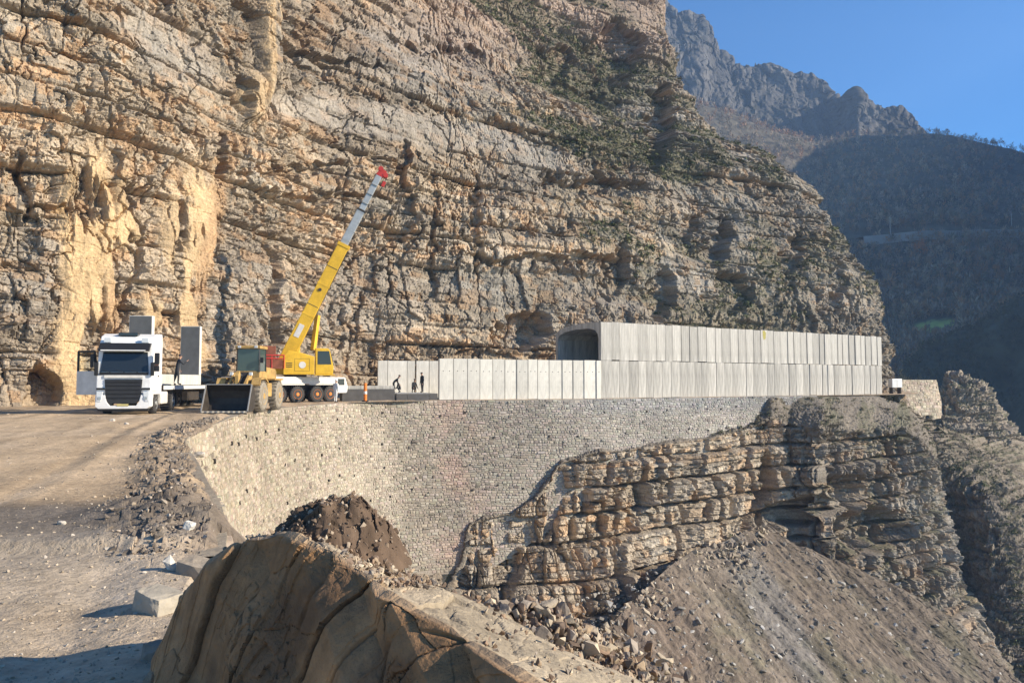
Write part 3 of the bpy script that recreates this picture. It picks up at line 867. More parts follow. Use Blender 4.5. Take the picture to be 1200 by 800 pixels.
def lone_stone(name, loc, size, color, seed, label, cat, group=None, rot=(0, 0, 0), shape=None, m='stone'):
    V, F = shape if shape else poly_template(seed, 20, 1.0, .55)
    V = V * np.array(size)
    # one split of every triangle and a little roughness, so that the faces are not perfectly flat
    bm = bmesh.new()
    vs = [bm.verts.new(v) for v in V]
    for f in F:
        bm.faces.new([vs[i] for i in f])
    bmesh.ops.dissolve_limit(bm, angle_limit=.2, verts=bm.verts[:], edges=bm.edges[:])
    bmesh.ops.bevel(bm, geom=bm.edges[:], offset=.03 * min(size), segments=1, affect='EDGES')
    bmesh.ops.triangulate(bm, faces=bm.faces[:])
    bmesh.ops.subdivide_edges(bm, edges=bm.edges[:], cuts=3, use_grid_fill=True)
    co = np.array([v.co for v in bm.verts])
    d = fbm(co / (.35 * max(size)) + seed, 3, seed) * .13 * min(size) + fbm(co / (.1 * max(size)) + seed, 3, seed) * .05 * min(size)
    bm.normal_update()
    for v, q in zip(bm.verts, d):
        v.co += v.normal * float(q)
    me = bpy.data.meshes.new(name)
    bm.to_mesh(me)
    bm.free()
    at = me.attributes.new('col', 'FLOAT_COLOR', 'POINT')
    c = np.ones((len(me.vertices), 4), np.float32)
    c[:, :3] = color
    at.data.foreach_set('color', c.ravel())
    me.materials.append(M[m])
    o = link(name, me)
    o.location = loc
    o.rotation_euler = rot
    return tag(o, label, cat, group)

M['weep'] = mat('dark drain opening', (.035, .03, .026), .95)
# ---- the curved retaining wall: every stone a piece laid in courses
def wall_of_stones(name, line, s0, s1, top, depth_fn, batter, label, course, len_rng, colf, single, seed, vis=None):
    r = np.random.default_rng(seed)
    C = catm(line, np.linspace(0, len(line) - 1, 2500))
    S = arclen(C)
    Tn = np.gradient(C, axis=0)
    Tn /= np.linalg.norm(Tn, axis=1, keepdims=True)
    Out = np.stack([Tn[:, 1], -Tn[:, 0]], -1)
    def at(s, dz, proud):
        c = np.stack([np.interp(s, S, C[:, i]) for i in (0, 1)], -1)
        n = np.stack([np.interp(s, S, Out[:, i]) for i in (0, 1)], -1)
        n /= np.linalg.norm(n, axis=-1, keepdims=True)
        bulge = .12 * fbm(uvw(s / 5, dz / 4), 2, seed)
        xy = c + n * (0.16 + batter * dz + proud + bulge)[..., None]
        return np.concatenate([xy, (top - dz)[..., None]], -1)
    root = empty(name, tuple(at(np.array(s0), np.array(0.0), np.array(0.0))), 0, label, 'wall')
    org = np.array(root.location)
    # bedding behind the stones
    us, vs = np.linspace(s0, s1, 260), np.linspace(0, 1, 30)
    ss = np.broadcast_to(us[None], (30, 260)).copy()
    dz = vs[:, None] * depth_fn(us)[None]
    G = at(ss, dz, np.full(ss.shape, -.012)) - org
    cap = G[0:1] - np.concatenate([np.stack([np.interp(us, S, Out[:, i]) for i in (0, 1)], -1) * .9, np.zeros((260, 1))], -1)[None]
    G = np.concatenate([cap, G], 0)
    c = colf(np.concatenate([ss[:1], ss]), np.concatenate([dz[:1], dz])) * .84
    link('mortar_bed', np_mesh('mortar_bed', G, grid_faces(31, 260), M['wall_stone'], c), root)
    recs = []
    d = 0.0
    while d < float(depth_fn(us).max()):
        h = course * r.uniform(.7, 1.4)
        s = s0 + r.uniform(0, .4)
        while s < s1:
            l = r.uniform(*len_rng) * (1.5 if r.random() < .12 else 1.0)
            if d + h < float(np.interp(s, us, depth_fn(us))) and r.random() > .012:
                wav = .07 * math.sin(s * .9 + d * .7) + .06 * math.sin(s * .37 + d) + .03 * math.sin(s * 2.3 + d * 2)
                recs.append((s, l, d + wav, h))
            s += l
        d += h
    recs = np.array(recs)
    n = len(recs)
    jit = lambda k: r.uniform(-1, 1, n) * k
    sA, sB = recs[:, 0] + .006 + np.abs(jit(.012)), recs[:, 0] + recs[:, 1] - .006 - np.abs(jit(.012))
    dA, dB = recs[:, 2] + .004 + jit(.018), recs[:, 2] + recs[:, 3] - .004 + jit(.018)
    pr = .014 + .05 * r.random(n) ** 1.5 + np.where(r.random(n) < .03, .07, 0)
    ins = .035
    quad = [(sA, dA), (sB, dA), (sB, dB), (sA, dB)]
    V = np.zeros((n, 9, 3))
    for i, (a, b) in enumerate(quad):
        V[:, i] = at(a, np.maximum(b + jit(.012), .005), np.full(n, -.07))
        sx, sd = (1 if i in (0, 3) else -1), (1 if i < 2 else -1)
        V[:, 4 + i] = at(a + sx * (ins * .7 + np.abs(jit(.03))), np.maximum(b + sd * (ins * .5 + np.abs(jit(.03))), .006), pr * r.uniform(.55, 1.0, n))
    V[:, 8] = at((sA + sB) / 2 + jit(.05), (dA + dB) / 2 + jit(.03), pr * r.uniform(.9, 1.35, n))
    F = np.array([[4, 5, 8], [5, 6, 8], [6, 7, 8], [7, 4, 8], [0, 1, 5], [0, 5, 4], [1, 2, 6], [1, 6, 5], [2, 3, 7], [2, 7, 6], [3, 0, 4], [3, 4, 7]])[:, ::-1]
    cen = V[:, 8]
    col = colf((sA + sB) / 2, dA) * (1 + .22 * jit(1) + .13 * jit(1))[:, None] * (1 + .05 * r.uniform(-1, 1, (n, 3)))
    col = np.where((r.random(n) < .07)[:, None], col * .62, col)
    px, py = proj(cen)
    dist = np.linalg.norm(cen - np.array((0, 0, CAM_Z)), axis=1)
    area = recs[:, 1] * recs[:, 3] / dist ** 2
    okv = vis(px, py) if vis else np.ones(n, bool)
    order = np.argsort(-np.where(okv, area, 0))
    V = V - org
    for i in order[:single]:
        me = np_mesh('stone', V[i] - V[i].mean(0), F, M['wall_stone'], np.repeat(col[i][None], 9, 0))
        o = link('stone', me, root)
        o.location = V[i].mean(0)
    for sw in np.arange(s0 + 2.0, s1 - 2.0, 2.6) if single else ():
        for dw in np.arange(1.2, 9.0, 2.1):
            sj, dj = sw + r.uniform(-.5, .5), dw + r.uniform(-.25, .25)
            if r.random() < .42 or dj + .8 > float(np.interp(sj, us, depth_fn(us))):
                continue
            q = np.array([at(np.array(sj + a_ * .075), np.array(dj + b_ * .085), np.array(pz)) for pz in (-.05, .085) for a_, b_ in ((-1, -1), (1, -1), (1, 1), (-1, 1))]) - org
            o = link('weep_hole', np_mesh('weep_hole', q - q.mean(0), np.array([[4, 7, 6, 5], [0, 1, 5, 4], [1, 2, 6, 5], [2, 3, 7, 6], [3, 0, 4, 7]]), M['weep']), root)
            o.location = q.mean(0)
    rest = order[single:]
    Vr = V[rest].reshape(-1, 3)
    Fr = (F[None] + (np.arange(len(rest)) * 9)[:, None, None]).reshape(-1, 3)
    stuff('wall_stones', Vr, Fr, np.repeat(col[rest], 9, 0), 'wall_stone', root)
    return root, at
EL = arclen(catm(EDGE, np.linspace(0, len(EDGE) - 1, 2500)))
EC = catm(EDGE, np.linspace(0, len(EDGE) - 1, 2500))
def s_near(x, y):
    return float(EL[np.argmin(np.hypot(EC[:, 0] - x, EC[:, 1] - y))])
SW = [s_near(*q) for q in ((-2.9, 7.2), (-6, 14.5), (-9.4, 22), (-11.9, 31), (-14, 45), (-11.6, 63), (-3, 67.7), (4, 70.3), (8.8, 72), (22, 80), (30, 85.7), (35, 89))]
def wall_depth(s):
    return np.interp(s, SW, (3.5, 5.2, 6.5, 8.5, 11.5, 14.0, 14.5, 10.6, 6.4, 5.4, 3.6, 2.0))
def wall_col(s, d):
    a = np.array((.355, .298, .222)) * np.ones(s.shape + (1,))
    w = np.interp(s, SW, (0, 0, 0, 0, .08, .35, .6, .7, .95, 1, 1, 1))
    g = np.array((.335, .305, .262))
    c = a * (1 - w[..., None]) + g * w[..., None]
    n = fbm(uvw(s / 2.6, d / 3.0), 3, 2001)
    pk = np.exp(-((s - SW[6] + 2.2) / 2.2) ** 2) * .7
    c = mix(c, np.array((.40, .29, .23)), pk * sst(-.3, .2, n))
    c = mix(c, np.array((.27, .265, .255)), np.interp(s, SW, (0, 0, 0, 0, 0, 0, 0, .2, .75, .75, .7, .7)) * sst(2.4, .6, d + n))
    return c * (1 + .25 * n)[..., None]
wall_of_stones('retaining_wall', EDGE, SW[0], SW[-1], -.02, wall_depth, .13, 'long curved dry stone retaining wall holding up the road below the concrete gallery', .185, (.2, .5), wall_col, 300, 21,
               vis=lambda px, py: (px > 268) & (px < 640) & (py < 628 - 0.0 * px) & ~((px > 300) & (px < 470) & (py > 560)))
def under_slope():
    # the hillside under the wall's foot and under the near road edge
    ss = np.linspace(0.5, SW[6] - 4.0, 200)
    C = np.stack([np.interp(ss, EL, EC[:, i]) for i in (0, 1)], -1)
    T = np.gradient(C, axis=0)
    k = 15
    T = np.stack([np.convolve(np.pad(T[:, i], k // 2, 'edge'), np.ones(k) / k, 'valid') for i in (0, 1)], -1)
    T /= np.linalg.norm(T, axis=1, keepdims=True)
    O = np.stack([T[:, 1], -T[:, 0]], -1)
    D = np.where(ss < SW[0], np.interp(ss, (0, SW[0] - 2, SW[0]), (.9, .9, 3.2)), wall_depth(ss) - .5)
    rows = []
    for f, out in ((0, -.5), (.02, .35), (.12, 3.0), (.4, 10.0), (.75, 19.0), (1.0, 30.0)):
        off = .16 + .13 * D + out
        far_ = C + O * off[:, None]
        mid_ = np.array((16.0, 30.0))
        w = np.clip((out - 3) / 27, 0, 1) * .8                              # the hollow of the curve closes on itself downhill
        far_ = far_ * (1 - w) + (mid_ + (C - mid_) * .35) * w
        rows.append(np.concatenate([far_, (-D - (46 - D) * f)[:, None]], 1))
    G = loft(rows, 420, 160, lin, catm)
    P3 = G.copy()
    n = grid_normals(G)
    if n[..., 2].mean() < 0:
        n = -n
    ed = sst(.0, .15, np.linspace(0, 1, 160))[:, None]
    f1, h1 = facet(G[..., 0] / .9, (G[..., 1] + G[..., 2]) / .9, 2601, 1.2, .2)
    G = G + n * (ed * (.5 * fbm(P3 / 4, 4, 2600) + .22 * f1))[..., None]
    c = np.broadcast_to(np.array((.27, .22, .165)), G.shape) * (.8 + .4 * r01(h1, 4) + .3 * fbm(P3 / 2, 3, 2602))[..., None]
    o = grid_obj('lower_slope', G, M['scree'], c)
    tag(o, kind='structure')
under_slope()
FARW = [(46.5, 100.2), (52, 112), (58.0, 121.5), (64.0, 125.8), (70.5, 129.5), (74, 134)]
fl = arclen(catm(FARW, np.linspace(0, 5, 2500)))[-1]
far_root, _ = wall_of_stones('retaining_wall', FARW, fl * .3, fl * .95, 1.9, lambda s: np.interp(s, (fl * .3, fl * .5, fl * .75, fl * .95), (3.0, 7.5, 7.0, 6.0)), .16,
               'small pale masonry retaining wall beyond the bend past the gallery end', .34, (.4, .9),
               lambda s, d: np.array((.43, .36, .27)) * (1 + .2 * fbm(uvw(s / 2, d / 2), 3, 2050))[..., None], 0, 22)

# ---- shale outcrop in front of the camera
def build_outcrop():
    q_ = .92
    crest = [(150, 842, 4.0), (186, 768, 4.32), (214, 700, 4.36), (250, 660, 4.32), (284, 632, 4.22), (332, 626, 4.08), (386, 643, 3.88), (433, 675, 3.70), (452, 699, 3.58), (527, 734, 3.34), (566, 764, 3.16), (620, 802, 2.96), (690, 856, 2.75), (780, 930, 2.5)]
    crest = [(a, b, c * q_) for a, b, c in crest]
    K = len(crest)
    bottom = [P(lerp(120, 820, k / (K - 1)), 1120, q_ * lerp(3.85, 2.05, k / (K - 1))) for k in range(K)]
    cr = [P(*q) for q in crest]
    mid = [tuple(np.array(a) * .5 + np.array(b) * .5 + np.array((.02, -.05, .0))) for a, b in zip(bottom, cr)]
    back = [(165, 820, 4.5), (196, 772, 4.6), (222, 712, 4.7), (258, 672, 4.75), (292, 640, 4.75), (340, 630, 4.7), (398, 636, 4.65), (446, 655, 4.6), (486, 676, 4.55), (560, 706, 4.45), (632, 742, 4.3), (712, 780, 4.15), (790, 816, 4.0), (880, 880, 3.8)]
    bk = [P(a, b, c * q_) for a, b, c in back]
    far = [tuple(np.array(b) + np.array((.45, 1.0, -1.1))) for b in bk]
    low = [tuple(np.array(b) + np.array((.9, 1.6, -3.6))) for b in bk]
    nu = 760
    A = loft([bottom, mid, cr], nu, 330, lin, lin)
    B = loft([cr, bk, far, low], nu, 190, lin, lin)
    G = np.concatenate([A, B[1:]], 0)
    nv = G.shape[0]
    row = np.arange(nv)[:, None] / 329.0
    face = sst(1.03, .97, row) * np.ones((1, nu))
    px, py = proj(G)
    # slabs split along joints that lean from upper right to lower left
    t = np.broadcast_to(arclen(A[:, nu // 2])[-1] * np.clip(row, 0, 1), (nv, nu))
    s = np.broadcast_to(arclen(A[170])[None], (nv, nu))
    a = math.radians(46)
    wv = .04 * fbm(uvw(s / .5, t / .5), 3, 3000)
    uu, vv = s * math.cos(a) + t * -math.sin(a) + wv, s * math.sin(a) + t * math.cos(a) + wv
    f1, h1 = facet(uu / .42, vv / 1.1, 3001, 1.2, .08, .015)
    f2, h2 = facet(uu / .16 + .3, vv / .45, 3002, 1.2, .12, .02)
    f3, h3 = facet(uu / .06, vv / .12, 3003, 1.2, .15, .05)
    q1, g1 = facet(s / .35, row * 6, 3004, 1.0, .3, .06)
    q2, g2 = facet(s / .11, row * 20, 3005, 1.0, .3, .06)
    act = sst(-.1, .3, fbm(uvw(s / .5, t / .5), 2, 3008))
    n = grid_normals(G)
    if n[100, 200, 1] > 0:
        n = -n
    D = face * (.055 * f1 + .022 * f2 * act + .012 * f3 * act + .010 * fbm(G / .05, 4, 3015) + .03 * fbm(G / .3, 3, 3016) + .006 * fbm(uvw(uu / .03, vv / .3), 3, 3006))
    D = D + (1 - face) * (.03 * q1 + .014 * q2 + .04 * fbm(G / .35, 4, 3007) + .012 * fbm(G / .05, 3, 3020))
    gap = np.exp(-((uu - .55 - .08 * np.sin(vv * 5)) / .012) ** 2) + np.exp(-((uu - 1.02 - .06 * np.sin(vv * 4)) / .014) ** 2) + np.exp(-((uu - .12) / .010) ** 2)
    D = D - face * .035 * np.clip(gap, 0, 1) * sst(-.25, .1, fbm(uvw(uu / .4, vv / .4), 2, 3017))
    lw = uu + .018 * fbm(uvw(uu / .25, vv / .9), 3, 3021) + .004 * fbm(uvw(uu / .03, vv / .05), 2, 3029)
    pb, kb, ebb, eub, ch, cc = beds(lw, vv + .12 * fbm(uvw(uu / .2, vv / .3), 3, 3023), 3022, .09, .34, .85, .5)
    pc, kc, ebc, euc, _, cc2 = beds(lw + .01 * fbm(uvw(uu / .05, vv / .2), 3, 3024), vv + .05 * fbm(uvw(uu / .1, vv / .1), 3, 3026), 3025, .025, .08, .3, .5)
    crk = np.exp(-(ebb / .006) ** 2) * sst(.2, .5, r01(cc, 6)) + .7 * np.exp(-(eub / .005) ** 2) * sst(.5, .8, r01(cc, 7))
    big = np.abs(((s + .35 * t) / .62) % 1.0 - .5) * .10                       # broad planes that meet in edges
    D = D * .55 + face * (big + .045 * pb + .045 * kb + .018 * kc * act + .012 * pc + .008 * facet(uu / .035, vv / .06, 3030, 1.4, .2)[0] * act - .016 * np.clip(crk, 0, 1))
    D = D * sst(1.6, .4, np.abs(row - 1.0) * 0 + .5)
    G2 = G + n * D[..., None]
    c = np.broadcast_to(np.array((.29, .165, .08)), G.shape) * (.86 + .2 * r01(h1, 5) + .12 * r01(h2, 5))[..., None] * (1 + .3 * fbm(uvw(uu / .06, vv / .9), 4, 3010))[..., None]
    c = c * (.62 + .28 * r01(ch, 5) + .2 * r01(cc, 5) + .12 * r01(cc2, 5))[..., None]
    c = mix(c, np.array((.23, .145, .08)), sst(.6, .9, r01(cc, 8)) * .5)
    c = mix(c, np.array((.12, .08, .05)), np.clip(crk, 0, 1) * .5)
    c = mix(c, np.array((.14, .08, .045)), sst(.1, .5, fbm(uvw(uu / .12, vv / .5), 4, 3011)) * .6)
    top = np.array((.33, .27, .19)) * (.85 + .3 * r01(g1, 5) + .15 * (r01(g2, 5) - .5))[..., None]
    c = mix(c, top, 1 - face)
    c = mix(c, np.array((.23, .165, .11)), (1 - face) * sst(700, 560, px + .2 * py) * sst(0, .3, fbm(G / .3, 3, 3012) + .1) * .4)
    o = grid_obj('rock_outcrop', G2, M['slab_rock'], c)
    tag(o, kind='structure')
    return bk, cr, G2
bk, cr, OUT = build_outcrop()
# dark clods of earth heaped on its top, and the broken stones behind
def mound():
    r = np.random.default_rng(31)
    c0 = np.array(P(388, 650, 4.02))
    ang, rad = np.meshgrid(np.linspace(0, 2 * np.pi, 200), np.linspace(0, 1, 90))
    x, y = np.cos(ang) * rad, np.sin(ang) * rad
    X, Y = c0[0] - .01 + .42 * x, c0[1] + .06 + .32 * y
    px_, py_ = proj(np.stack([X, Y, X * 0 + c0[2]], -1))
    h = (1 - rad ** 2.4) * .33
    P3 = np.stack([X, Y, X * 0], -1)
    h = h + (1 - rad) ** .5 * (.07 * fbm(P3 / .16, 3, 3100) + .035 * facet(X / .07, Y / .07, 3101, 1.2, .2)[0] + .015 * fbm(P3 / .03, 3, 3102))
    Z = c0[2] - .06 + h
    c = np.broadcast_to(np.array((.10, .068, .046)), X.shape + (3,)) * (1 + .5 * fbm(P3 / .06, 3, 3103))[..., None]
    V = np.stack([X, Y, Z], -1)
    o = grid_obj('earth_mound', V, M['stone'], c)
    tag(o, kind='structure')
    return V
MD = mound()
def near_rubble():
    r = np.random.default_rng(32)
    pos, size, col = [], [], []
    flat = OUT[333:492].reshape(-1, 3)
    px, py = proj(flat)
    def take(mask, n, s0, s1, cols, lift=.3):
        idx = np.where(mask)[0]
        p = flat[r.choice(idx, n)] + r.normal(0, .012, (n, 3))
        sz = s0 + (s1 - s0) * r.random(n) ** 3
        p[:, 2] += sz * lift
        pos.append(p)
        size.append(sz)
        col.append(np.array(cols)[r.integers(0, len(cols), n)] * r.uniform(.75, 1.25, (n, 1)))
    browns = ((.30, .225, .15), (.24, .165, .11), (.40, .33, .24), (.18, .13, .095), (.25, .21, .17))
    take((px > 560) & (px < 800) & (py > 690), 700, .004, .022, browns)
    take((px > 400) & (px < 540) & (py < 690), 1300, .004, .024, browns)
    take((px > 175) & (px < 420) & (py < 780), 500, .004, .02, browns)
    m = MD.reshape(-1, 3)
    p = m[r.integers(0, len(m), 900)]
    pos.append(p)
    size.append(.004 + .018 * r.random(900) ** 3)
    col.append(np.array(((.13, .09, .062), (.18, .13, .09), (.10, .07, .05), (.34, .27, .20)))[r.integers(0, 4, 900)])
    V, F, C = scatter('broken_rubble', np.concatenate(pos), np.concatenate(size), np.concatenate(col), TEMPL, r, 2.0)
    stuff('broken_rubble', V, F, C, 'stone')
    # heap behind the slab
    p0 = np.array(P(640, 728, 4.4))
    n = 1700
    x, y = r.normal(0, .36, n), r.normal(0, .26, n)
    p = p0 + np.stack([x, y, .20 * np.exp(-(x / .32) ** 2 - (y / .3) ** 2) - .26 * x - .1 + r.uniform(-.1, 0, n)], -1)
    V, F, C = scatter('rubble_heap', p, .012 + .045 * r.random(n) ** 2.6, np.array(browns)[r.integers(0, 5, n)] * r.uniform(.75, 1.2, (n, 1)), TEMPL, r, 2.0)
    stuff('rubble_heap', V, F, C, 'stone')
near_rubble()

# ---- stones lying on the road and its edge
def zroad(x, y):
    dr, al = sdist(np.array([x]), np.array([y]), EDGE)[:2]
    return float(road_z(np.array([x]), np.array([y]), dr, al)[0][0])
def on_road(px, py):
    d = 1440.0 / (py - 447)
    for _ in range(6):
        x = (px - 600) / FPX * d
        d = (CAM_Z - zroad(x, d)) * 900.0 / (py - 447)
    x = (px - 600) / FPX * d
    return x, d, zroad(x, d)
x, y, z = on_road(183, 712)
slabV = (np.array([(-.95, -.85, -1), (.85, -1, -1), (1.0, .8, -1), (-.75, 1, -1), (-.85, -.7, .9), (.75, -.85, .55), (.95, .75, .7), (-.7, .85, 1.0), (0.1, -1.0, .75)]), None)
def hull(pts):
    bm = bmesh.new()
    for q in pts:
        bm.verts.new(q)
    bmesh.ops.convex_hull(bm, input=bm.verts[:])
    bmesh.ops.triangulate(bm, faces=bm.faces[:])
    bm.verts.index_update()
    V = np.array([v.co for v in bm.verts])
    F = np.array([[v.index for v in f.verts] for f in bm.faces])
    bm.free()
    return V, F
SLAB = hull(slabV[0])
lone_stone('stone_block', (x + .03, y + .06, z + .06), (.155, .12, .085), (.35, .31, .245), 41, 'flat topped pale stone block on the road beside the brown outcrop', 'rock', None, (.0, .05, -.42), SLAB)
x, y, z = on_road(236, 668)
lone_stone('stone_block', (x + .02, y, z + .07), (.18, .13, .08), (.30, .25, .19), 42, 'flat tan stone block farther along the road edge with dark shaded front', 'rock', None, (.05, .04, -.2), SLAB)
x, y, z = on_road(205, 664)
lone_stone('stone_block', (x, y, z + .05), (.045, .06, .085), (.52, .48, .41), 43, 'small pale pointed stone standing upright on the road edge', 'rock', None, (.15, -.5, .3))
x, y, z = on_road(226, 632)
lone_stone('stone_block', (x, y, z + .05), (.065, .06, .06), (.58, .55, .48), 44, 'round whitish stone on the dark rubble of the road edge', 'rock')
x, y, z = on_road(194, 764)
lone_stone('stone_block', (x - .02, y, z + .04), (.10, .07, .07), (.25, .21, .17), 45, 'dark brown stone at the foot of the outcrop near the road', 'rock')
for k, (a, b, sz) in enumerate(((236, 520, .16), (78, 612, .05), (150, 497, .10), (133, 493, .13))):
    x, y, z = on_road(a, b)
    lone_stone('stone_block', (x, y, z + sz * .3), (sz, sz * .8, sz * .6), (.46, .41, .34), 50 + k,
               ('pale boulder on the road edge just in front of the bucket', 'small white stone alone on the dirt road', 'small pale stone right of another in front of the white truck', 'pale stone lying in front of the white truck')[k], 'rock')
def gravel():
    r = np.random.default_rng(33)
    n = 6000
    py = 470 + 400 * r.random(n) ** .8
    px = r.uniform(-60, 330, n)
    d = 1440 / (py - 447)
    X, Y = (px - 600) / FPX * d, d
    dr, al = sdist(X, Y, EDGE)[:2]
    z, bank, stp = road_z(X, Y, dr, al)
    keep = (dr < .1) & (r.random(n) < np.clip(.22 + .9 * np.exp(-((dr + .9) / 1.2) ** 2) + .5 * sst(0, .3, fbm(np.stack([X, Y, X * 0], -1) / .8, 3, 3200)), 0, 1))
    X, Y, z, bank, d = X[keep], Y[keep], z[keep], bank[keep], d[keep]
    n = len(X)
    sz = (.004 + .0009 * d) * (.35 + 1.8 * r.random(n) ** 5) * (1 + 1.0 * bank)
    cols = np.array(((.41, .335, .245), (.35, .285, .205), (.27, .225, .17), (.48, .42, .34)))[r.choice(4, n, p=(.4, .3, .2, .1))]
    cols = np.where((bank > .25)[:, None] & (r.random(n) < .75)[:, None], np.array((.125, .105, .09)), cols) * r.uniform(.75, 1.2, (n, 1))
    V, F, C = scatter('gravel', np.stack([X, Y, z + sz * .15], -1), sz, cols, TEMPL, r, 1.0)
    stuff('gravel', V, F, C, 'stone')
gravel()
def clods():
    r = np.random.default_rng(39)
    n = 1300
    Y = 7.2 + 26 * r.random(n) ** 1.7
    L = np.array(EDGE, float)
    X = np.interp(Y, L[3:12, 1], L[3:12, 0]) + r.normal(-.45, .34, n)
    dr, al = sdist(X, Y, EDGE)[:2]
    z, bank, stp = road_z(X, Y, dr, al)
    k = (dr < .05) & (bank > .12)
    X, Y, z = X[k], Y[k], z[k]
    n = len(X)
    sz = (.012 + .0016 * Y) * (.4 + 1.5 * r.random(n) ** 3)
    col = np.array(((.17, .14, .11), (.22, .18, .14), (.13, .11, .09), (.36, .30, .235)))[r.choice(4, n, p=(.35, .3, .2, .15))] * r.uniform(.8, 1.2, (n, 1))
    V, F, C = scatter('dark_clods', np.stack([X, Y, z + sz * .3], -1), sz, col, TEMPL, r, 1.5)
    stuff('dark_clods', V, F, C, 'stone')
clods()
# ---- stones on the scree
def scree_stones():
    r = np.random.default_rng(34)
    big = [(988, 681), (1002, 686), (1052, 684), (868, 752), (905, 757), (912, 770), (1163, 757), (1118, 770), (828, 706), (764, 741), (1038, 702), (1095, 735)]
    labs = ['largest pale slab lying high on the scree near its right ridge', 'pale block just right of the largest slab on the upper scree', 'tan block near the gully edge on the upper right of the scree', 'flat pale stone low in the middle of the grey scree', 'upper of two pale stones side by side low in the scree', 'lower of two pale stones side by side low in the scree', 'big whitish block on the ridge of the scree at the far right', 'pale stone below the whitish ridge block on the right scree', 'pale stone high on the left part of the scree under the ledges', 'pale stone at the brown lower left edge of the scree', 'pale stone halfway between the largest slab and the scree ridge', 'pale stone on the middle of the right scree ridge']
    for k, q in enumerate(big[:]):
        p = on_scree(*q)
        h, _ = scree_h(np.array([p @ ACR]), np.array([p @ FALL]))
        p = p + SN * (float(h[0]) + .12)
        s = (.52, .42, .40, .36, .3, .36, .5, .34, .3, .36, .34, .34)[k]
        lone_stone('scree_boulder', tuple(p), (s, s * .6, s * .42), np.array((.44, .41, .36)) * (.9 + .2 * ((k * 7) % 5) / 4), 70 + k, labs[k], 'rock', 'boulders lying on the scree', (.4, .55, k * 1.3))
    n = 4800
    px, py = r.uniform(600, 1200, n), r.uniform(618, 830, n)
    pts = np.array([on_scree(a, b) for a, b in zip(px, py)])
    edge_y = np.interp(px, [600, 700, 793, 893, 940, 1000, 1060, 1110, 1190], [745, 696, 655, 621, 643, 667, 694, 726, 798])
    pts = pts[(py > edge_y)]
    u, v = pts @ ACR, pts @ FALL
    h, _ = scree_h(u, v)
    cl = fbm(uvw(u / 4, v / 9), 3, 3300)
    pts = pts + SN * h[:, None]
    n = len(pts)
    sz = (.03 + .24 * r.random(n) ** 7) * (1 + .5 * sst(0, .4, cl))
    cols = np.array(((.25, .225, .19), (.34, .31, .265), (.50, .47, .42)))[r.choice(3, n, p=(.5, .3, .2))] * r.uniform(.8, 1.2, (n, 1))
    m = 1300
    bx = r.uniform(625, 900, m)
    bp = np.array([on_scree(a, np.interp(a, [600, 700, 745, 797, 893], [775, 748, 702, 657, 618]) + abs(r.normal(0, 32)) - 4) for a in bx])
    pts = np.concatenate([pts, bp])
    sz = np.concatenate([sz, .05 + .38 * r.random(m) ** 3])
    cols = np.concatenate([cols, np.array(((.34, .28, .20), (.42, .35, .26), (.26, .21, .16)))[r.integers(0, 3, m)] * r.uniform(.8, 1.2, (m, 1))])
    V, F, C = scatter('scree_stones', pts, sz, cols, TEMPL, r, 1.2)
    stuff('scree_stones', V, F, C, 'stone')
scree_stones()

# ---- scrub on the ledges: tufts of small leaves and twigs
def tuft_template(seed, n=22, up=.6):
    r = np.random.default_rng(seed)
    V, F = [], []
    for i in range(n):
        d = r.normal(0, 1, 3)
        d[2] = abs(d[2]) * up + .15
        d /= np.linalg.norm(d)
        c = d * r.uniform(.35, 1.0)
        a = np.cross(d, r.normal(0, 1, 3))
        a /= np.linalg.norm(a)
        b = np.cross(a, r.normal(0, 1, 3))
        b /= np.linalg.norm(b)
        l, w = r.uniform(.22, .42), r.uniform(.10, .2)
        k = len(V)
        V += [c - a * l, c + b * w, c + a * l, c - b * w]
        F.append([k, k + 1, k + 2, k + 3])
    return np.array(V), np.array(F)
TUFTS = [tuft_template(i) for i in range(8)]
def scrub():
    r = np.random.default_rng(35)
    p = scrub_spots
    n = len(p)
    sz = np.where(r.random(n) < .035, .55 + .5 * r.random(n), .14 + .40 * r.random(n) ** 3)
    col = np.array(((.105, .115, .052), (.15, .14, .075), (.19, .16, .10), (.075, .088, .042)))[r.choice(4, n, p=(.35, .3, .2, .15))] * r.uniform(.7, 1.3, (n, 1))
    q = p.copy()
    q[:, 2] += sz * .2
    V, F, C = scatter('scrub', q, sz, col, TUFTS, r, .3)
    stuff('scrub', V, F, C, 'leaf')
    p = LEDGE_SPOTS
    n = len(p)
    sz = .10 + .30 * r.random(n) ** 3
    V, F, C = scatter('scrub', p, sz, np.array(((.12, .12, .065), (.17, .145, .09), (.21, .175, .12)))[r.integers(0, 3, n)] * r.uniform(.7, 1.3, (n, 1)), TUFTS, r, .3)
    stuff('scrub', V, F, C, 'leaf')
    flat, nn = SPUR.reshape(-1, 3), SPURN.reshape(-1, 3)
    ok = np.where(nn[:, 2] > .45)[0]
    p = flat[r.choice(ok, 2600)]
    n = len(p)
    sz = .15 + .45 * r.random(n) ** 3
    V, F, C = scatter('scrub', p, sz, np.array(((.11, .12, .06), (.16, .15, .085), (.2, .17, .11)))[r.integers(0, 3, n)] * r.uniform(.7, 1.3, (n, 1)), TUFTS, r, .3)
    stuff('scrub', V, F, C, 'leaf')
scrub()

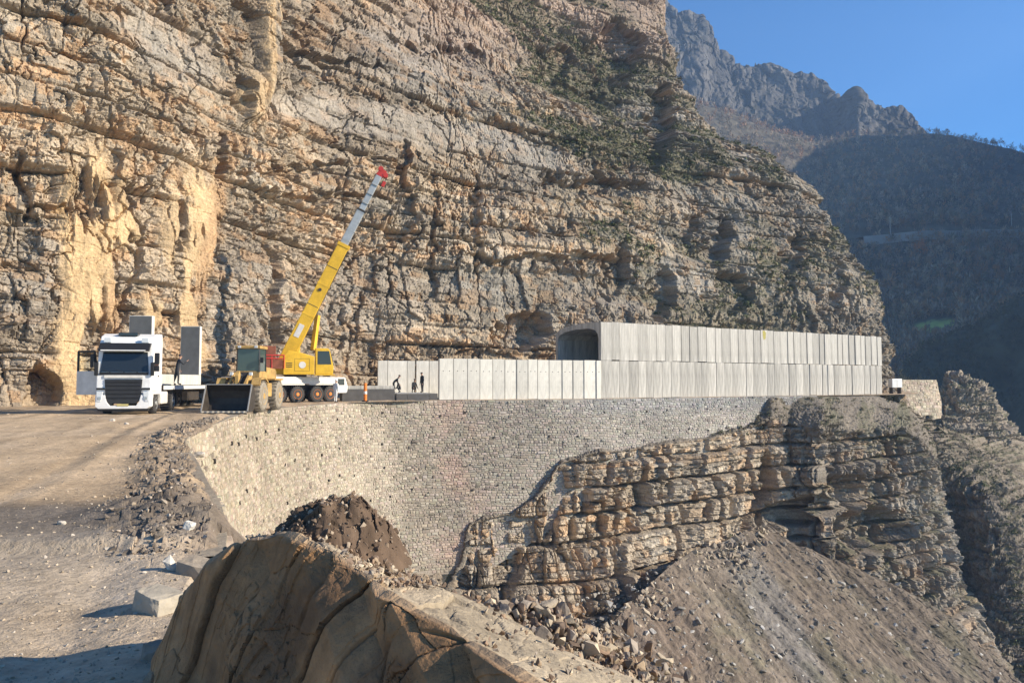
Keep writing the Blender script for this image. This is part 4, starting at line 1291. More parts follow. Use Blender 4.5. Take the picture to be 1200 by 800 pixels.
# ---- bare winter woods on the far slopes
def crown_template(seed, n=26):
    r = np.random.default_rng(seed)
    V, F = [], []
    def quad(c, a, b):
        k = len(V)
        V.extend([c - a, c + b, c + a, c - b])
        F.append([k, k + 1, k + 2, k + 3])
    quad(np.array((0, 0, .35)), np.array((0, 0, .42)), np.array((.03, 0, 0)))
    quad(np.array((0, 0, .35)), np.array((0, 0, .42)), np.array((0, .03, 0)))
    for i in range(n):
        d = r.normal(0, 1, 3)
        d /= np.linalg.norm(d)
        c = np.array((0, 0, .95)) + d * np.array((.42, .42, .55)) * r.uniform(.4, 1)
        a = d * r.uniform(.10, .2) + np.array((0, 0, .1))
        b = np.cross(a, r.normal(0, 1, 3))
        b *= r.uniform(.035, .085) / np.linalg.norm(b)
        quad(c, a, b)
    return np.array(V), np.array(F)
CROWNS = [crown_template(i) for i in range(6)]
def woods():
    r = np.random.default_rng(36)
    for G, n, hs, pal, nm in ((HILL, 11000, (3.0, 7.0), ((.27, .225, .18), (.34, .28, .21), (.21, .19, .13), (.36, .27, .18), (.36, .22, .13)), 'bare_woodland'), (DHILL, 1500, (1.2, 3.0), ((.07, .07, .045), (.09, .085, .06)), 'dark_woodland')):
        flat = G[20:-20].reshape(-1, 3)
        px, py = proj(flat)
        ok = (px > 760) & (px < 1290) & (py > 100) & (py < 480) & ~((blob(px, py, 1092, 386, 30, 11, -12) > .2))
        road = np.interp(px, *[q for q in proj(FAR_ROAD)])
        ok &= ~(np.abs(py - road + 1) < 6) if nm == 'bare_woodland' else True
        idx = np.where(ok)[0]
        w = 1.0 / (flat[idx, 1] ** 1.3)
        p = flat[r.choice(idx, n, p=w / w.sum())]
        dens = fbm(p / 30, 3, 3500)
        p = p[(dens > -.25) | (r.random(n) < .5)]
        m = len(p)
        sz = r.uniform(*hs, m) * .62
        p[:, 2] -= .4
        V, F, C = scatter(nm, p, sz, np.array(pal)[np.minimum(r.integers(0, 12, m) * len(pal) // 11, len(pal) - 1)] * r.uniform(.7, 1.3, (m, 1)), CROWNS, r, .15)
        stuff(nm, V, F, C, 'leaf')
    # the few trees that still hold orange leaves, and pale ones
    def tree(px, py, h, col, label, seed, group=None):
        flat = HILL.reshape(-1, 3)
        a, b = proj(flat)
        i = np.argmin((a - px) ** 2 + (b - py) ** 2)
        root = empty('autumn_tree', tuple(flat[i] - np.array((0, 0, .3))), 0, label, 'tree', group)
        bm = bmesh.new()
        bmesh.ops.create_cone(bm, segments=7, radius1=.045 * h, radius2=.012 * h, depth=.8 * h, cap_ends=True)
        bmesh.ops.translate(bm, verts=bm.verts[:], vec=(0, 0, .4 * h))
        rr = random.Random(seed)
        for k in range(6):
            z0 = h * rr.uniform(.3, .65)
            d = Vector((rr.uniform(-1, 1), rr.uniform(-1, 1), .9)).normalized() * h * .3
            g = bmesh.ops.create_cone(bm, segments=5, radius1=.016 * h, radius2=.005 * h, depth=d.length)
            bmesh.ops.transform(bm, verts=g['verts'], matrix=Matrix.Translation(Vector((0, 0, z0)) + d / 2) @ d.to_track_quat('Z', 'Y').to_matrix().to_4x4())
        me = bpy.data.meshes.new('trunk')
        bm.to_mesh(me)
        bm.free()
        me.materials.append(M['bark'])
        link('trunk', me, root)
        r2 = np.random.default_rng(seed)
        n = 420
        d = r2.normal(0, 1, (n, 3))
        d /= np.linalg.norm(d, axis=1, keepdims=True)
        cl = r2.normal(0, 1, (9, 3)) * np.array((.16, .16, .14)) * h
        c = cl[r2.integers(0, 9, n)] + d * h * .17 * r2.random((n, 1)) ** .4 + np.array((0, 0, .66 * h))
        t = [tuft_template(90 + k, 5, 1) for k in range(4)]
        V, F, C = scatter('crown', c, np.full(n, .05 * h), np.array(col) * r2.uniform(.6, 1.3, (n, 1)), t, r2, 2)
        o = link('crown', np_mesh('crown', V, F, M['leaf'], C), root)
    M['bark'] = mat('bark', (.12, .095, .075), .9)
    tree(1080, 308, 11, (.50, .19, .07), 'tall orange leaved tree just below the far hillside road', 1)
    tree(1040, 302, 7.5, (.34, .20, .11), 'dull brown leaved tree left of the tall orange one below the far road', 2)
    tree(1181, 304, 8.5, (.42, .22, .13), 'pinkish brown leaved tree below the right end of the far road', 3)
    tree(1168, 330, 8, (.46, .22, .09), 'round orange brown tree lower on the far wooded slope', 4)
    tree(1124, 334, 6, (.5, .40, .28), 'pale bare tree on the far slope between two brown trees', 5)
woods()
def utility_pole(px, label):
    a, b = proj(FAR_ROAD)
    i = int(np.argmin(np.abs(a - px)))
    p = FAR_ROAD[i]
    root = empty('utility_pole', tuple(p + np.array((0, .5, .6))), 0, label, 'utility pole', 'poles along the far road')
    bm = bmesh.new()
    bmesh.ops.create_cone(bm, segments=8, radius1=.22, radius2=.15, depth=10.5, cap_ends=True)
    bmesh.ops.translate(bm, verts=bm.verts[:], vec=(0, 0, 5.0))
    me = bpy.data.meshes.new('pole')
    bm.to_mesh(me)
    bm.free()
    me.materials.append(M['pole'])
    link('pole', me, root)
    bm = bmesh.new()
    bmesh.ops.create_cube(bm, size=1, matrix=Matrix.Translation((0, 0, 9.6)) @ Matrix.Diagonal((1.6, .12, .14, 1)))
    me = bpy.data.meshes.new('crossarm')
    bm.to_mesh(me)
    bm.free()
    me.materials.append(M['pole'])
    link('crossarm', me, root)
M['pole'] = mat('pole timber', (.42, .40, .36), .8)
utility_pole(1044, 'utility pole at the left end of the far hillside road')
utility_pole(1186, 'utility pole at the right end of the far hillside road')
# ================================================================== GALLERY, MACHINES, PEOPLE
M['concrete'] = mat('precast concrete', (.64, .61, .535), .85, mott=((.7, 6, .78, 1.10), (4, 5, .84, 1.08)), bump=((20, .25, .01),), objvar=.12, stretch=(1.6, 1.6, .35))
M['old_concrete'] = mat('weathered precast concrete', (.48, .455, .405), .88, mott=((1.0, 6, .62, 1.2), (4.5, 6, .68, 1.18)), bump=((20, .3, .012),), objvar=.17, stretch=(2.2, 2.2, .16))
M['dark_concrete'] = mat('dark foundation concrete', (.085, .08, .075), .8, mott=((2, 4, .8, 1.2),))  # darker than the concrete of the segments
M['shade_face'] = mat('concrete in painted shade', (.12, .118, .112), .8, mott=((1.5, 5, .8, 1.2),))  # shade of the loaded segment's wall fronts, put into the colour
M['hole'] = mat('lifting hole', (.05, .048, .045), .9)
M['moss'] = mat('yellow lichen stain', (.38, .33, .10), .9, mott=((6, 4, .8, 1.1),))
M['white'] = mat('white truck paint', (.78, .77, .74), .35, spec=.5, mott=((1.0, 5, .84, 1.04), (4, 4, .93, 1.03)))
M['offwhite'] = mat('dusty white paint', (.66, .63, .57), .6, mott=((2.5, 4, .82, 1.06),))
M['black'] = mat('black plastic', (.018, .018, .019), .5)
M['grille'] = mat('dark grille', (.03, .03, .031), .45, mott=((3, 3, .8, 1.2),))
M['steel'] = mat('dark steel', (.055, .045, .036), .55, .3, mott=((3, 5, .7, 1.35),), bump=((14, .3, .01),))
M['worn_steel'] = mat('worn bright steel', (.42, .39, .34), .5, .5)
M['grey_steel'] = mat('grey boom steel', (.40, .41, .40), .45, .35, mott=((3, 4, .85, 1.1),))
M['yellow'] = mat('yellow machine paint', (.72, .43, .03), .5, spec=.35, mott=((1.3, 6, .74, 1.1), (8, 4, .9, 1.06)))
M['dusty_yellow'] = mat('dusty yellow paint', (.46, .285, .095), .75, mott=((1.8, 6, .55, 1.25), (9, 4, .85, 1.1)))
M['red'] = mat('red paint', (.50, .045, .035), .5, mott=((2, 4, .8, 1.1),))
M['brown_red'] = mat('rusty red steel', (.20, .065, .035), .7, mott=((3, 5, .65, 1.3),))
M['orange'] = mat('orange paint', (.70, .20, .03), .55, mott=((4, 3, .85, 1.1),))
M['tyre'] = mat('tyre rubber', (.045, .042, .038), .9, mott=((5, 4, .8, 1.3),))
M['dusty_tyre'] = mat('dusty tyre', (.25, .215, .165), .95, mott=((5, 4, .75, 1.2),))
M['chrome'] = mat('bare metal', (.6, .6, .58), .3, .9)
def glass_mat(name, color, rough=.05):
    m = mat(name, color, rough, spec=.6)
    return m
M['glass'] = glass_mat('dark windscreen', (.018, .022, .024))
M['green_glass'] = glass_mat('greenish cab glass', (.05, .075, .065))
M['clear_glass'] = mat('clear glass', (.85, .9, .88), .02)
M['clear_glass'].node_tree.nodes['Principled BSDF'].inputs['Transmission Weight'].default_value = 1.0
M['clear_glass'].node_tree.nodes['Principled BSDF'].inputs['IOR'].default_value = 1.05
M['lamp'] = mat('headlight glass', (.55, .57, .58), .15, spec=.6)
M['red_lamp'] = mat('red lamp glass', (.45, .02, .02), .2)
M['plate'] = mat('yellowish plate', (.48, .40, .16), .5)

class B:
    """collects bevelled boxes, prisms and tubes into one mesh"""
    def __init__(s):
        s.bm = bmesh.new()
    def _bev(s, vs, b):
        if b:
            es = list({e for v in vs for e in v.link_edges})
            bmesh.ops.bevel(s.bm, geom=es, offset=b, segments=2, affect='EDGES', profile=.6)
    def box(s, x0, x1, y0, y1, z0, z1, b=0.0, m=None):
        g = bmesh.ops.create_cube(s.bm, size=1, matrix=Matrix.Translation(((x0 + x1) / 2, (y0 + y1) / 2, (z0 + z1) / 2)) @ Matrix.Diagonal((abs(x1 - x0), abs(y1 - y0), abs(z1 - z0), 1)))
        if m is not None:
            bmesh.ops.transform(s.bm, matrix=m, verts=g['verts'])
        s._bev(g['verts'], b)
        return s
    def prism(s, prof, a0, a1, axis='x', b=0.0, taper=None):
        """prof: outline in the two other axes (y,z / x,z / x,y), pulled along axis; taper scales the far outline about its centre"""
        def mk(p, a):
            return {'x': (a, p[0], p[1]), 'y': (p[0], a, p[1]), 'z': (p[0], p[1], a)}[axis]
        v0 = [s.bm.verts.new(mk(p, a0)) for p in prof]
        q = prof
        if taper:
            cx, cy = sum(p[0] for p in prof) / len(prof), sum(p[1] for p in prof) / len(prof)
            q = [(cx + (p[0] - cx) * taper, cy + (p[1] - cy) * taper) for p in prof]
        v1 = [s.bm.verts.new(mk(p, a1)) for p in q]
        n = len(prof)
        fs = [s.bm.faces.new(v0), s.bm.faces.new(v1[::-1])]
        for i in range(n):
            fs.append(s.bm.faces.new((v0[(i + 1) % n], v0[i], v1[i], v1[(i + 1) % n])))
        bmesh.ops.recalc_face_normals(s.bm, faces=fs)
        s._bev(v0 + v1, b)
        return s
    def tube(s, p0, p1, r, r2=None, seg=12):
        p0, p1 = Vector(p0), Vector(p1)
        d = p1 - p0
        g = bmesh.ops.create_cone(s.bm, segments=seg, radius1=r, radius2=r if r2 is None else r2, depth=d.length, cap_ends=True)
        bmesh.ops.transform(s.bm, verts=g['verts'], matrix=Matrix.Translation((p0 + p1) / 2) @ d.to_track_quat('Z', 'Y').to_matrix().to_4x4())
        return s
    def bar(s, p0, p1, w, h, b=0.0):
        p0, p1 = Vector(p0), Vector(p1)
        d = p1 - p0
        g = bmesh.ops.create_cube(s.bm, size=1, matrix=Matrix.Translation((p0 + p1) / 2) @ d.to_track_quat('Z', 'Y').to_matrix().to_4x4() @ Matrix.Diagonal((w, h, d.length, 1)))
        s._bev(g['verts'], b)
        return s
    def lathe(s, prof, c, axis, seg=24):
        """prof: (along, radius) list turned about an axis ('x' or a vector) through c"""
        ax = Vector(axis).normalized()
        u = ax.orthogonal().normalized()
        w = ax.cross(u)
        rings = []
        for a, r in prof:
            rings.append([s.bm.verts.new(Vector(c) + ax * a + (u * math.cos(t) + w * math.sin(t)) * r) for t in [2 * math.pi * k / seg for k in range(seg)]])
        fs = []
        for r0, r1 in zip(rings[:-1], rings[1:]):
            for k in range(seg):
                fs.append(s.bm.faces.new((r0[k], r0[(k + 1) % seg], r1[(k + 1) % seg], r1[k])))
        fs.append(s.bm.faces.new(rings[0]))
        fs.append(s.bm.faces.new(rings[-1][::-1]))
        bmesh.ops.recalc_face_normals(s.bm, faces=fs)
        return s
    def build(s, name, m, parent=None, label=None):
        bmesh.ops.recalc_face_normals(s.bm, faces=s.bm.faces[:])
        me = bpy.data.meshes.new(name)
        s.bm.to_mesh(me)
        s.bm.free()
        me.materials.append(M[m])
        o = link(name, me, parent)
        if label:
            o['label'] = label
        return o
def wheel(parent, c, r, w, rim, tyre='tyre', axis=(1, 0, 0), name='wheel'):
    c = Vector(c)
    t = B().lathe([(-w / 2, r * .55), (-w / 2, r * .86), (-w * .38, r * .97), (-w * .2, r), (w * .2, r), (w * .38, r * .97), (w / 2, r * .86), (w / 2, r * .55)], c, axis, 28)
    for k in range(22):                                                # tread blocks
        a = 2 * math.pi * k / 22
        ax = Vector(axis).normalized()
        u = ax.orthogonal().normalized()
        v = ax.cross(u)
        q = c + (u * math.cos(a) + v * math.sin(a)) * r
        t.bar(q - ax * w * .46, q + ax * w * .46, r * .05, r * .13)
    o = t.build(name, tyre, parent)
    B().lathe([(-w * .56, .01), (-w * .56, r * .18), (-w * .44, r * .26), (-w * .40, r * .46), (-w * .53, r * .58), (w * .53, r * .58), (w * .40, r * .46), (w * .44, r * .26), (w * .56, r * .18), (w * .56, .01)], c, axis, 20).build('rim', rim, o)
    return o

# ---- concrete rockfall gallery: U-shaped lower segments, arched upper segments
def gal_point(s):
    """point and heading on the outer face, s metres from its left end; the row bends once"""
    l1 = float(np.linalg.norm(GAL1 - GAL0))
    d1, d2 = (GAL1 - GAL0) / l1, (GAL2 - GAL1) / np.linalg.norm(GAL2 - GAL1)
    t = float(sst(l1 - 8, l1 + 8, np.float64(s)))
    p = GAL0 + d1 * s if s <= l1 else GAL1 + d2 * (s - l1)
    h = d1 * (1 - t) + d2 * t
    return p, math.atan2(h[1], h[0])
GW, GH = 8.3, 3.6
L1 = float(np.linalg.norm(GAL1 - GAL0))
LT = L1 + float(np.linalg.norm(GAL2 - GAL1))
gal = empty('rockfall_gallery', (*GAL1, 0), 0, 'long two tier precast concrete rockfall gallery along the road under the cliff', 'gallery')
rg = random.Random(5)
def place(o, s, dz=0.0, dy=0.0):
    p, a = gal_point(s)
    n = Vector((-math.sin(a), math.cos(a)))
    o.location = (p[0] - GAL1[0] + n.x * dy, p[1] - GAL1[1] + n.y * dy, dz)
    o.rotation_euler = (0, 0, a)
def lower_mesh(w, near=True, gap=.04):
    b = B()
    h = w / 2
    if near:
        b.box(-h, h, 0, .08, .0, GH, .012)
        b.box(-h - gap / 2 + .002, h + gap / 2 - .002, .081, .34, .0, GH - .01)
        b.box(-h, h, .345, GW - .345, -.3, .12)
    else:
        b.box(-h, h, .0, GW - .345, -.25, .58)
    b.box(-h, h, GW - .34, GW, -.3, GH, .012)
    return b
def holes(o, w):
    for x in ((-.22, .22) if w > .9 else (0,)):
        B().lathe([(-.004, .045), (.004, .045)], (x * w, -.001, GH * .70), (0, 1, 0), 8).build('lifting_hole', 'hole', o)
s = 2.0
# the open segments at the left end show their far walls
for w in (.95, 1.9, .78):
    o = lower_mesh(w - .04, False).build('lower_segment', 'concrete', gal, 'open segment without its outer wall')
    place(o, s + w / 2, 0)
    B().box(-w / 2 + .02, w / 2 - .02, -.012, .0, -.2, .57).build('base_slab', 'dark_concrete', o)
    s += w
open_end = s
s += .12
while s < L1 - .35:
    w = min(rg.choice((.95, 1.15, 1.22, 1.22, 1.3)), L1 - s)
    gp = rg.choice((.04, .05, .06, .12))
    o = lower_mesh(w - gp, True, gp).build('lower_segment', 'concrete', gal)
    place(o, s + w / 2, rg.uniform(-.03, .03), rg.uniform(-.02, .02))
    holes(o, w)
    s += w
wide = .05
up_prof = [(.08, GH + .05), (.08, 7.27), (2.4, 7.38), (6.0, 7.25), (7.5, 7.0), (GW, 6.55), (GW, GH + .05), (GW - .42, GH + .05), (GW - .42, 5.9), (7.5, 6.4), (6.5, 6.68), (4.4, 6.82), (2.2, 6.8), (1.0, 6.6), (.55, 6.2), (.42, 5.7), (.42, GH + .05)]
def upper_mesh(w, gap):
    b = B()
    b.box(-w / 2, w / 2, 0, .079, GH + .05, 7.30, .01)
    w = w + gap - .004
    n = len(up_prof)
    h = w / 2
    v0 = [b.bm.verts.new((-h, p[0], p[1])) for p in up_prof]
    v1 = [b.bm.verts.new((h, p[0], p[1])) for p in up_prof]
    for i in range(n):
        b.bm.faces.new((v0[i], v0[(i + 1) % n], v1[(i + 1) % n], v1[i]))
    out, inn = list(range(0, 7)), [16, 15, 14, 13, 12, 10, 8, 7]       # end faces as strips between outline and opening
    pairs = [(0, 16), (1, 14), (2, 12), (3, 11), (4, 10), (5, 9), (5, 8), (6, 7)]
    for v in (v0, v1):
        seq_o = [0, 1, 2, 3, 4, 5, 6]
        quads = [(0, 1, 15, 16), (1, 13, 14, 15), (1, 2, 12, 13), (2, 3, 11, 12), (3, 4, 10, 11), (4, 5, 9, 10), (5, 8, 9), (5, 6, 7, 8)]
        for q in quads:
            b.bm.faces.new([v[i] for i in q])
    return b
upn = 0
while s < LT - .3:
    w = min(rg.choice((1.0, 1.15, 1.22, 1.22, 1.3)), LT - s)
    right = s > L1 + 26
    gap = rg.choice((.05, .07, .10, .16) if right else (.02, .03, .04, .09))
    off = rg.uniform(-.05, .05) if right else rg.uniform(-.02, .02)
    o = lower_mesh(w - gap, True, gap).build('lower_segment', 'old_concrete', gal)
    place(o, s + w / 2, rg.uniform(-.03, .03), off)
    s += w
s = L1
while s < LT - .3:
    w = min(rg.choice((1.0, 1.15, 1.22, 1.22, 1.3)), LT - s)
    right = s > L1 + 26
    gap = rg.choice((.05, .07, .10, .18) if right else (.02, .03, .04, .10))
    stain = abs(s - L1 - 22.5) < .7
    o = upper_mesh(w - gap, gap).build('upper_segment', 'old_concrete', gal, 'segment stained yellow near its top' if stain else None)
    if stain:
        B().prism([(-.12, 6.2), (.2, 6.35), (.28, 7.0), (.05, 7.26), (-.3, 7.22), (-.26, 6.7)], -.006, .004, 'y').build('lichen_stain', 'moss', o)
    place(o, s + w / 2, rg.uniform(-.03, .04), (rg.uniform(-.05, .05) if right else rg.uniform(-.02, .02)) + .01)
    s += w
# dark footing that runs under the left end and on towards the crane
place(B().box(-4.6, -.15, .1, 1.4, -.2, .95, .03).build('footing', 'dark_concrete', gal), 2.0)
place(B().box(-4.5, -.2, .25, 1.3, .952, 1.25, .05).build('footing_cap', 'old_concrete', gal), 2.0)

# ---- people
M['cloth_dark'] = mat('dark work clothes', (.035, .037, .042), .9)
M['cloth_white'] = mat('pale work clothes', (.62, .61, .58), .9)
M['skin'] = mat('skin', (.42, .25, .17), .6)
M['hair'] = mat('dark hair', (.02, .016, .013), .8)
M['helmet_dark'] = mat('dark cap', (.04, .04, .045), .6)
M['helmet_white'] = mat('white helmet', (.75, .75, .72), .35)
M['boot'] = mat('work boots', (.03, .025, .02), .8)
POSES = {
    'stand': dict(hip=.93, lean=.03, knee=((.0, .48), (.02, .48)), foot=((-.02, .0), (.05, .0)), hands=((.08, .78), (.12, .80)), elb=((.02, 1.06), (.03, 1.07)), head=.03),
    'stoop': dict(hip=.88, lean=.38, knee=((.08, .47), (.02, .46)), foot=((.02, 0), (-.12, 0)), hands=((.52, .72), (.48, .66)), elb=((.36, .92), (.34, .9)), head=.12),
    'crouch': dict(hip=.42, lean=.22, knee=((.30, .50), (.32, .47)), foot=((.06, 0), (.02, 0)), hands=((.50, .42), (.46, .36)), elb=((.28, .52), (.28, .5)), head=.08),
    'reach': dict(hip=.92, lean=.10, knee=((.05, .48), (-.03, .47)), foot=((.06, 0), (-.14, 0)), hands=((.45, 1.35), (.20, .85)), elb=((.28, 1.16), (.05, 1.06)), head=.05),
}
def person(loc, rz, pose, cloth, cap, label, group=None, h=1.75):
    q = POSES[pose]
    k = h / 1.75
    root = empty('person', loc, rz, label, 'person', group)
    hip, ln = q['hip'], q['lean']
    L = .52                                                             # hip to neck
    sl = math.sqrt(max(L * L - ln * ln, .05))
    # x = forward, y = side, z up; forward turned to local -Y at the end
    J = {'pel': (0, 0, hip), 'bel': (ln * .35, 0, hip + sl * .4), 'chest': (ln * .75, 0, hip + sl * .78), 'neck': (ln + .02, 0, hip + sl * 1.06), 'head': (ln + q['head'] + .02, 0, hip + sl * 1.06 + .16), 'crown': (ln + q['head'] + .01, 0, hip + sl * 1.06 + .25)}
    R = {'pel': (.155, .12), 'bel': (.15, .11), 'chest': (.175, .115), 'neck': (.058, .06), 'head': (.082, .098), 'crown': (.06, .07)}
    E = [('pel', 'bel'), ('bel', 'chest'), ('chest', 'neck'), ('neck', 'head'), ('head', 'crown')]
    for i, sd in enumerate((-1, 1)):
        kx, kz = q['knee'][i]
        fx, fz = q['foot'][i]
        hx, hz = q['hands'][i]
        ex, ez = q['elb'][i]
        n = str(i)
        J.update({'th' + n: (.0, .10 * sd, hip - .06), 'kn' + n: (kx, .11 * sd, kz), 'an' + n: (fx - .03, .12 * sd, .085), 'to' + n: (fx + .15, .135 * sd, .045),
                  'sh' + n: (ln * .95, .17 * sd, hip + sl * .93), 'el' + n: (ex, .25 * sd, ez), 'wr' + n: (hx, .22 * sd, hz)})
        R.update({'th' + n: (.095, .095), 'kn' + n: (.06, .06), 'an' + n: (.045, .045), 'to' + n: (.042, .035), 'sh' + n: (.062, .062), 'el' + n: (.045, .045), 'wr' + n: (.03, .03)})
        E += [('pel', 'th' + n), ('th' + n, 'kn' + n), ('kn' + n, 'an' + n), ('an' + n, 'to' + n), ('chest', 'sh' + n), ('sh' + n, 'el' + n), ('el' + n, 'wr' + n)]
        d = Vector(J['wr' + n]) - Vector(J['el' + n])
        d.normalize()
        side = Vector((0, sd, 0))
        palm = Vector(J['wr' + n]) + d * .075
        J['pa' + n] = tuple(palm)
        R['pa' + n] = (.034, .022)
        E.append(('wr' + n, 'pa' + n))
    names = list(J)
    me = bpy.data.meshes.new('body')
    me.from_pydata([tuple(c * k for c in J[a]) for a in names], [(names.index(a), names.index(b)) for a, b in E], [])
    tmp = bpy.data.objects.new('body', me)
    COL.objects.link(tmp)
    md = tmp.modifiers.new('skin', 'SKIN')
    for a, v in zip(names, me.skin_vertices[0].data):
        v.radius = tuple(c * k for c in R[a])
        v.use_root = a == 'pel'
    sb = tmp.modifiers.new('sub', 'SUBSURF')
    sb.levels = sb.render_levels = 2
    dg = bpy.context.evaluated_depsgraph_get()
    ev = bpy.data.meshes.new_from_object(tmp.evaluated_get(dg))
    bpy.data.objects.remove(tmp)
    bm = bmesh.new()
    bm.from_mesh(ev)
    # fingers and thumb, each a short bent chain rooted in the palm
    for i, sd in enumerate((-1, 1)):
        n = str(i)
        d = (Vector(J['pa' + n]) - Vector(J['wr' + n])).normalized()
        side = Vector((0, sd, 0))
        curl = d.cross(side).normalized()
        if curl.x < 0:
            curl = -curl
        for f in range(5):
            base = Vector(J['pa' + n]) + side * 0 + (d.cross(curl)).normalized() * (.012 * (f - 1.5)) * (1 if f < 4 else 0)
            ln_ = (.062, .072, .068, .052, .045)[f]
            dd = d if f < 4 else (d * .5 + curl * .8).normalized()
            a_ = base + dd * .02
            b_ = base + dd * (.02 + ln_ * .55) + curl * .008
            c_ = base + dd * (.02 + ln_ * .9) + curl * .028
            for p0, p1, r0, r1 in ((a_, b_, .0095, .0085), (b_, c_, .0085, .007)):
                g = bmesh.ops.create_cone(bm, segments=6, radius1=r0 * k, radius2=r1 * k, depth=(p1 - p0).length * k, cap_ends=True)
                bmesh.ops.transform(bm, verts=g['verts'], matrix=Matrix.Translation((p0 + p1) / 2 * k) @ (p1 - p0).to_track_quat('Z', 'Y').to_matrix().to_4x4())
    hd = Vector(J['head'])
    for p, s_ in (((.098, 0, .0), .017), ((.088, 0, -.045), .014), ((.0, .083, -.005), .02), ((.0, -.083, -.005), .02)):   # nose, mouth, ears
        g = bmesh.ops.create_icosphere(bm, subdivisions=1, radius=s_ * k)
        bmesh.ops.translate(bm, verts=g['verts'], vec=(hd + Vector(p)) * k)
    rot = Matrix.Rotation(-math.pi / 2, 4, 'Z')
    bm.transform(rot)
    out = bpy.data.meshes.new('body')
    bm.to_mesh(out)
    bm.free()
    for m_ in (cloth, 'skin', 'boot', 'hair'):
        out.materials.append(M[m_])
    hp = rot @ (hd * k)
    nk = J['neck'][2] * k
    wr = [rot @ (Vector(J['wr' + n]) * k) for n in '01']
    pa = [rot @ (Vector(J['pa' + n]) * k) for n in '01']
    for p in out.polygons:
        c = p.center
        if (c - hp).length < .16 * k and c.z > nk - .01:
            p.material_index = 1
        elif min((c - a).length for a in pa) < .13 * k and min((c - a).length for a in wr) > .01 * k and min((c - a).length for a in pa) < .085 * k:
            p.material_index = 1
        elif c.z < .11 * k:
            p.material_index = 2
        p.use_smooth = True
    link('body', out, root)
    b = B()
    b.lathe([(-.005, .118), (.0, .120), (.05, .108), (.09, .075), (.108, .01)], hp + Vector((0, 0, .045 * k)), (0, -.05, 1), 18)
    b.box(-.06, .06, -.155, -.09, -.002, .010, 0, Matrix.Translation(hp + Vector((0, 0, .045 * k))))
    b.build('helmet' if 'helmet' in cap else 'cap', cap, root)
    ey = B()
    for sx in (-1, 1):
        g = bmesh.ops.create_icosphere(ey.bm, subdivisions=1, radius=.011 * k)
        bmesh.ops.translate(ey.bm, verts=g['verts'], vec=hp + Vector((.032 * sx, -.088, .012)) * k)
    ey.build('eyes', 'hair', root)
    return root
def gal_world(s_, y, z):
    p, a = gal_point(s_)
    n = (-math.sin(a), math.cos(a))
    return (p[0] + n[0] * y, p[1] + n[1] * y, z)
def sx_for(px, y):
    """distance along the gallery whose point y metres inside shows at px"""
    best = min((abs(proj(np.array(gal_world(t, y, 1.0)))[0] - px), t) for t in np.linspace(0, 8, 400))
    return best[1]
for px, pose, rz, lab, hh in ((461, 'stoop', 1.35, 'stooping worker in dark clothes at the left on the open concrete segment', 1.85),
                              (469, 'crouch', -1.7, 'small crouching worker in dark clothes facing the stooping one', 1.72),
                              (484, 'crouch', .25, 'worker in dark clothes squatting between the crouching pair and the standing man', 1.85),
                              (495, 'stand', -1.2, 'upright worker in dark clothes at the right of the open concrete segment', 1.86)):
    t = sx_for(px, 5.0)
    person(gal_world(t, 5.0, .58), gal_point(t)[1] + rz, pose, 'cloth_dark', 'helmet_dark', lab, 'workers on the open gallery segment', hh)

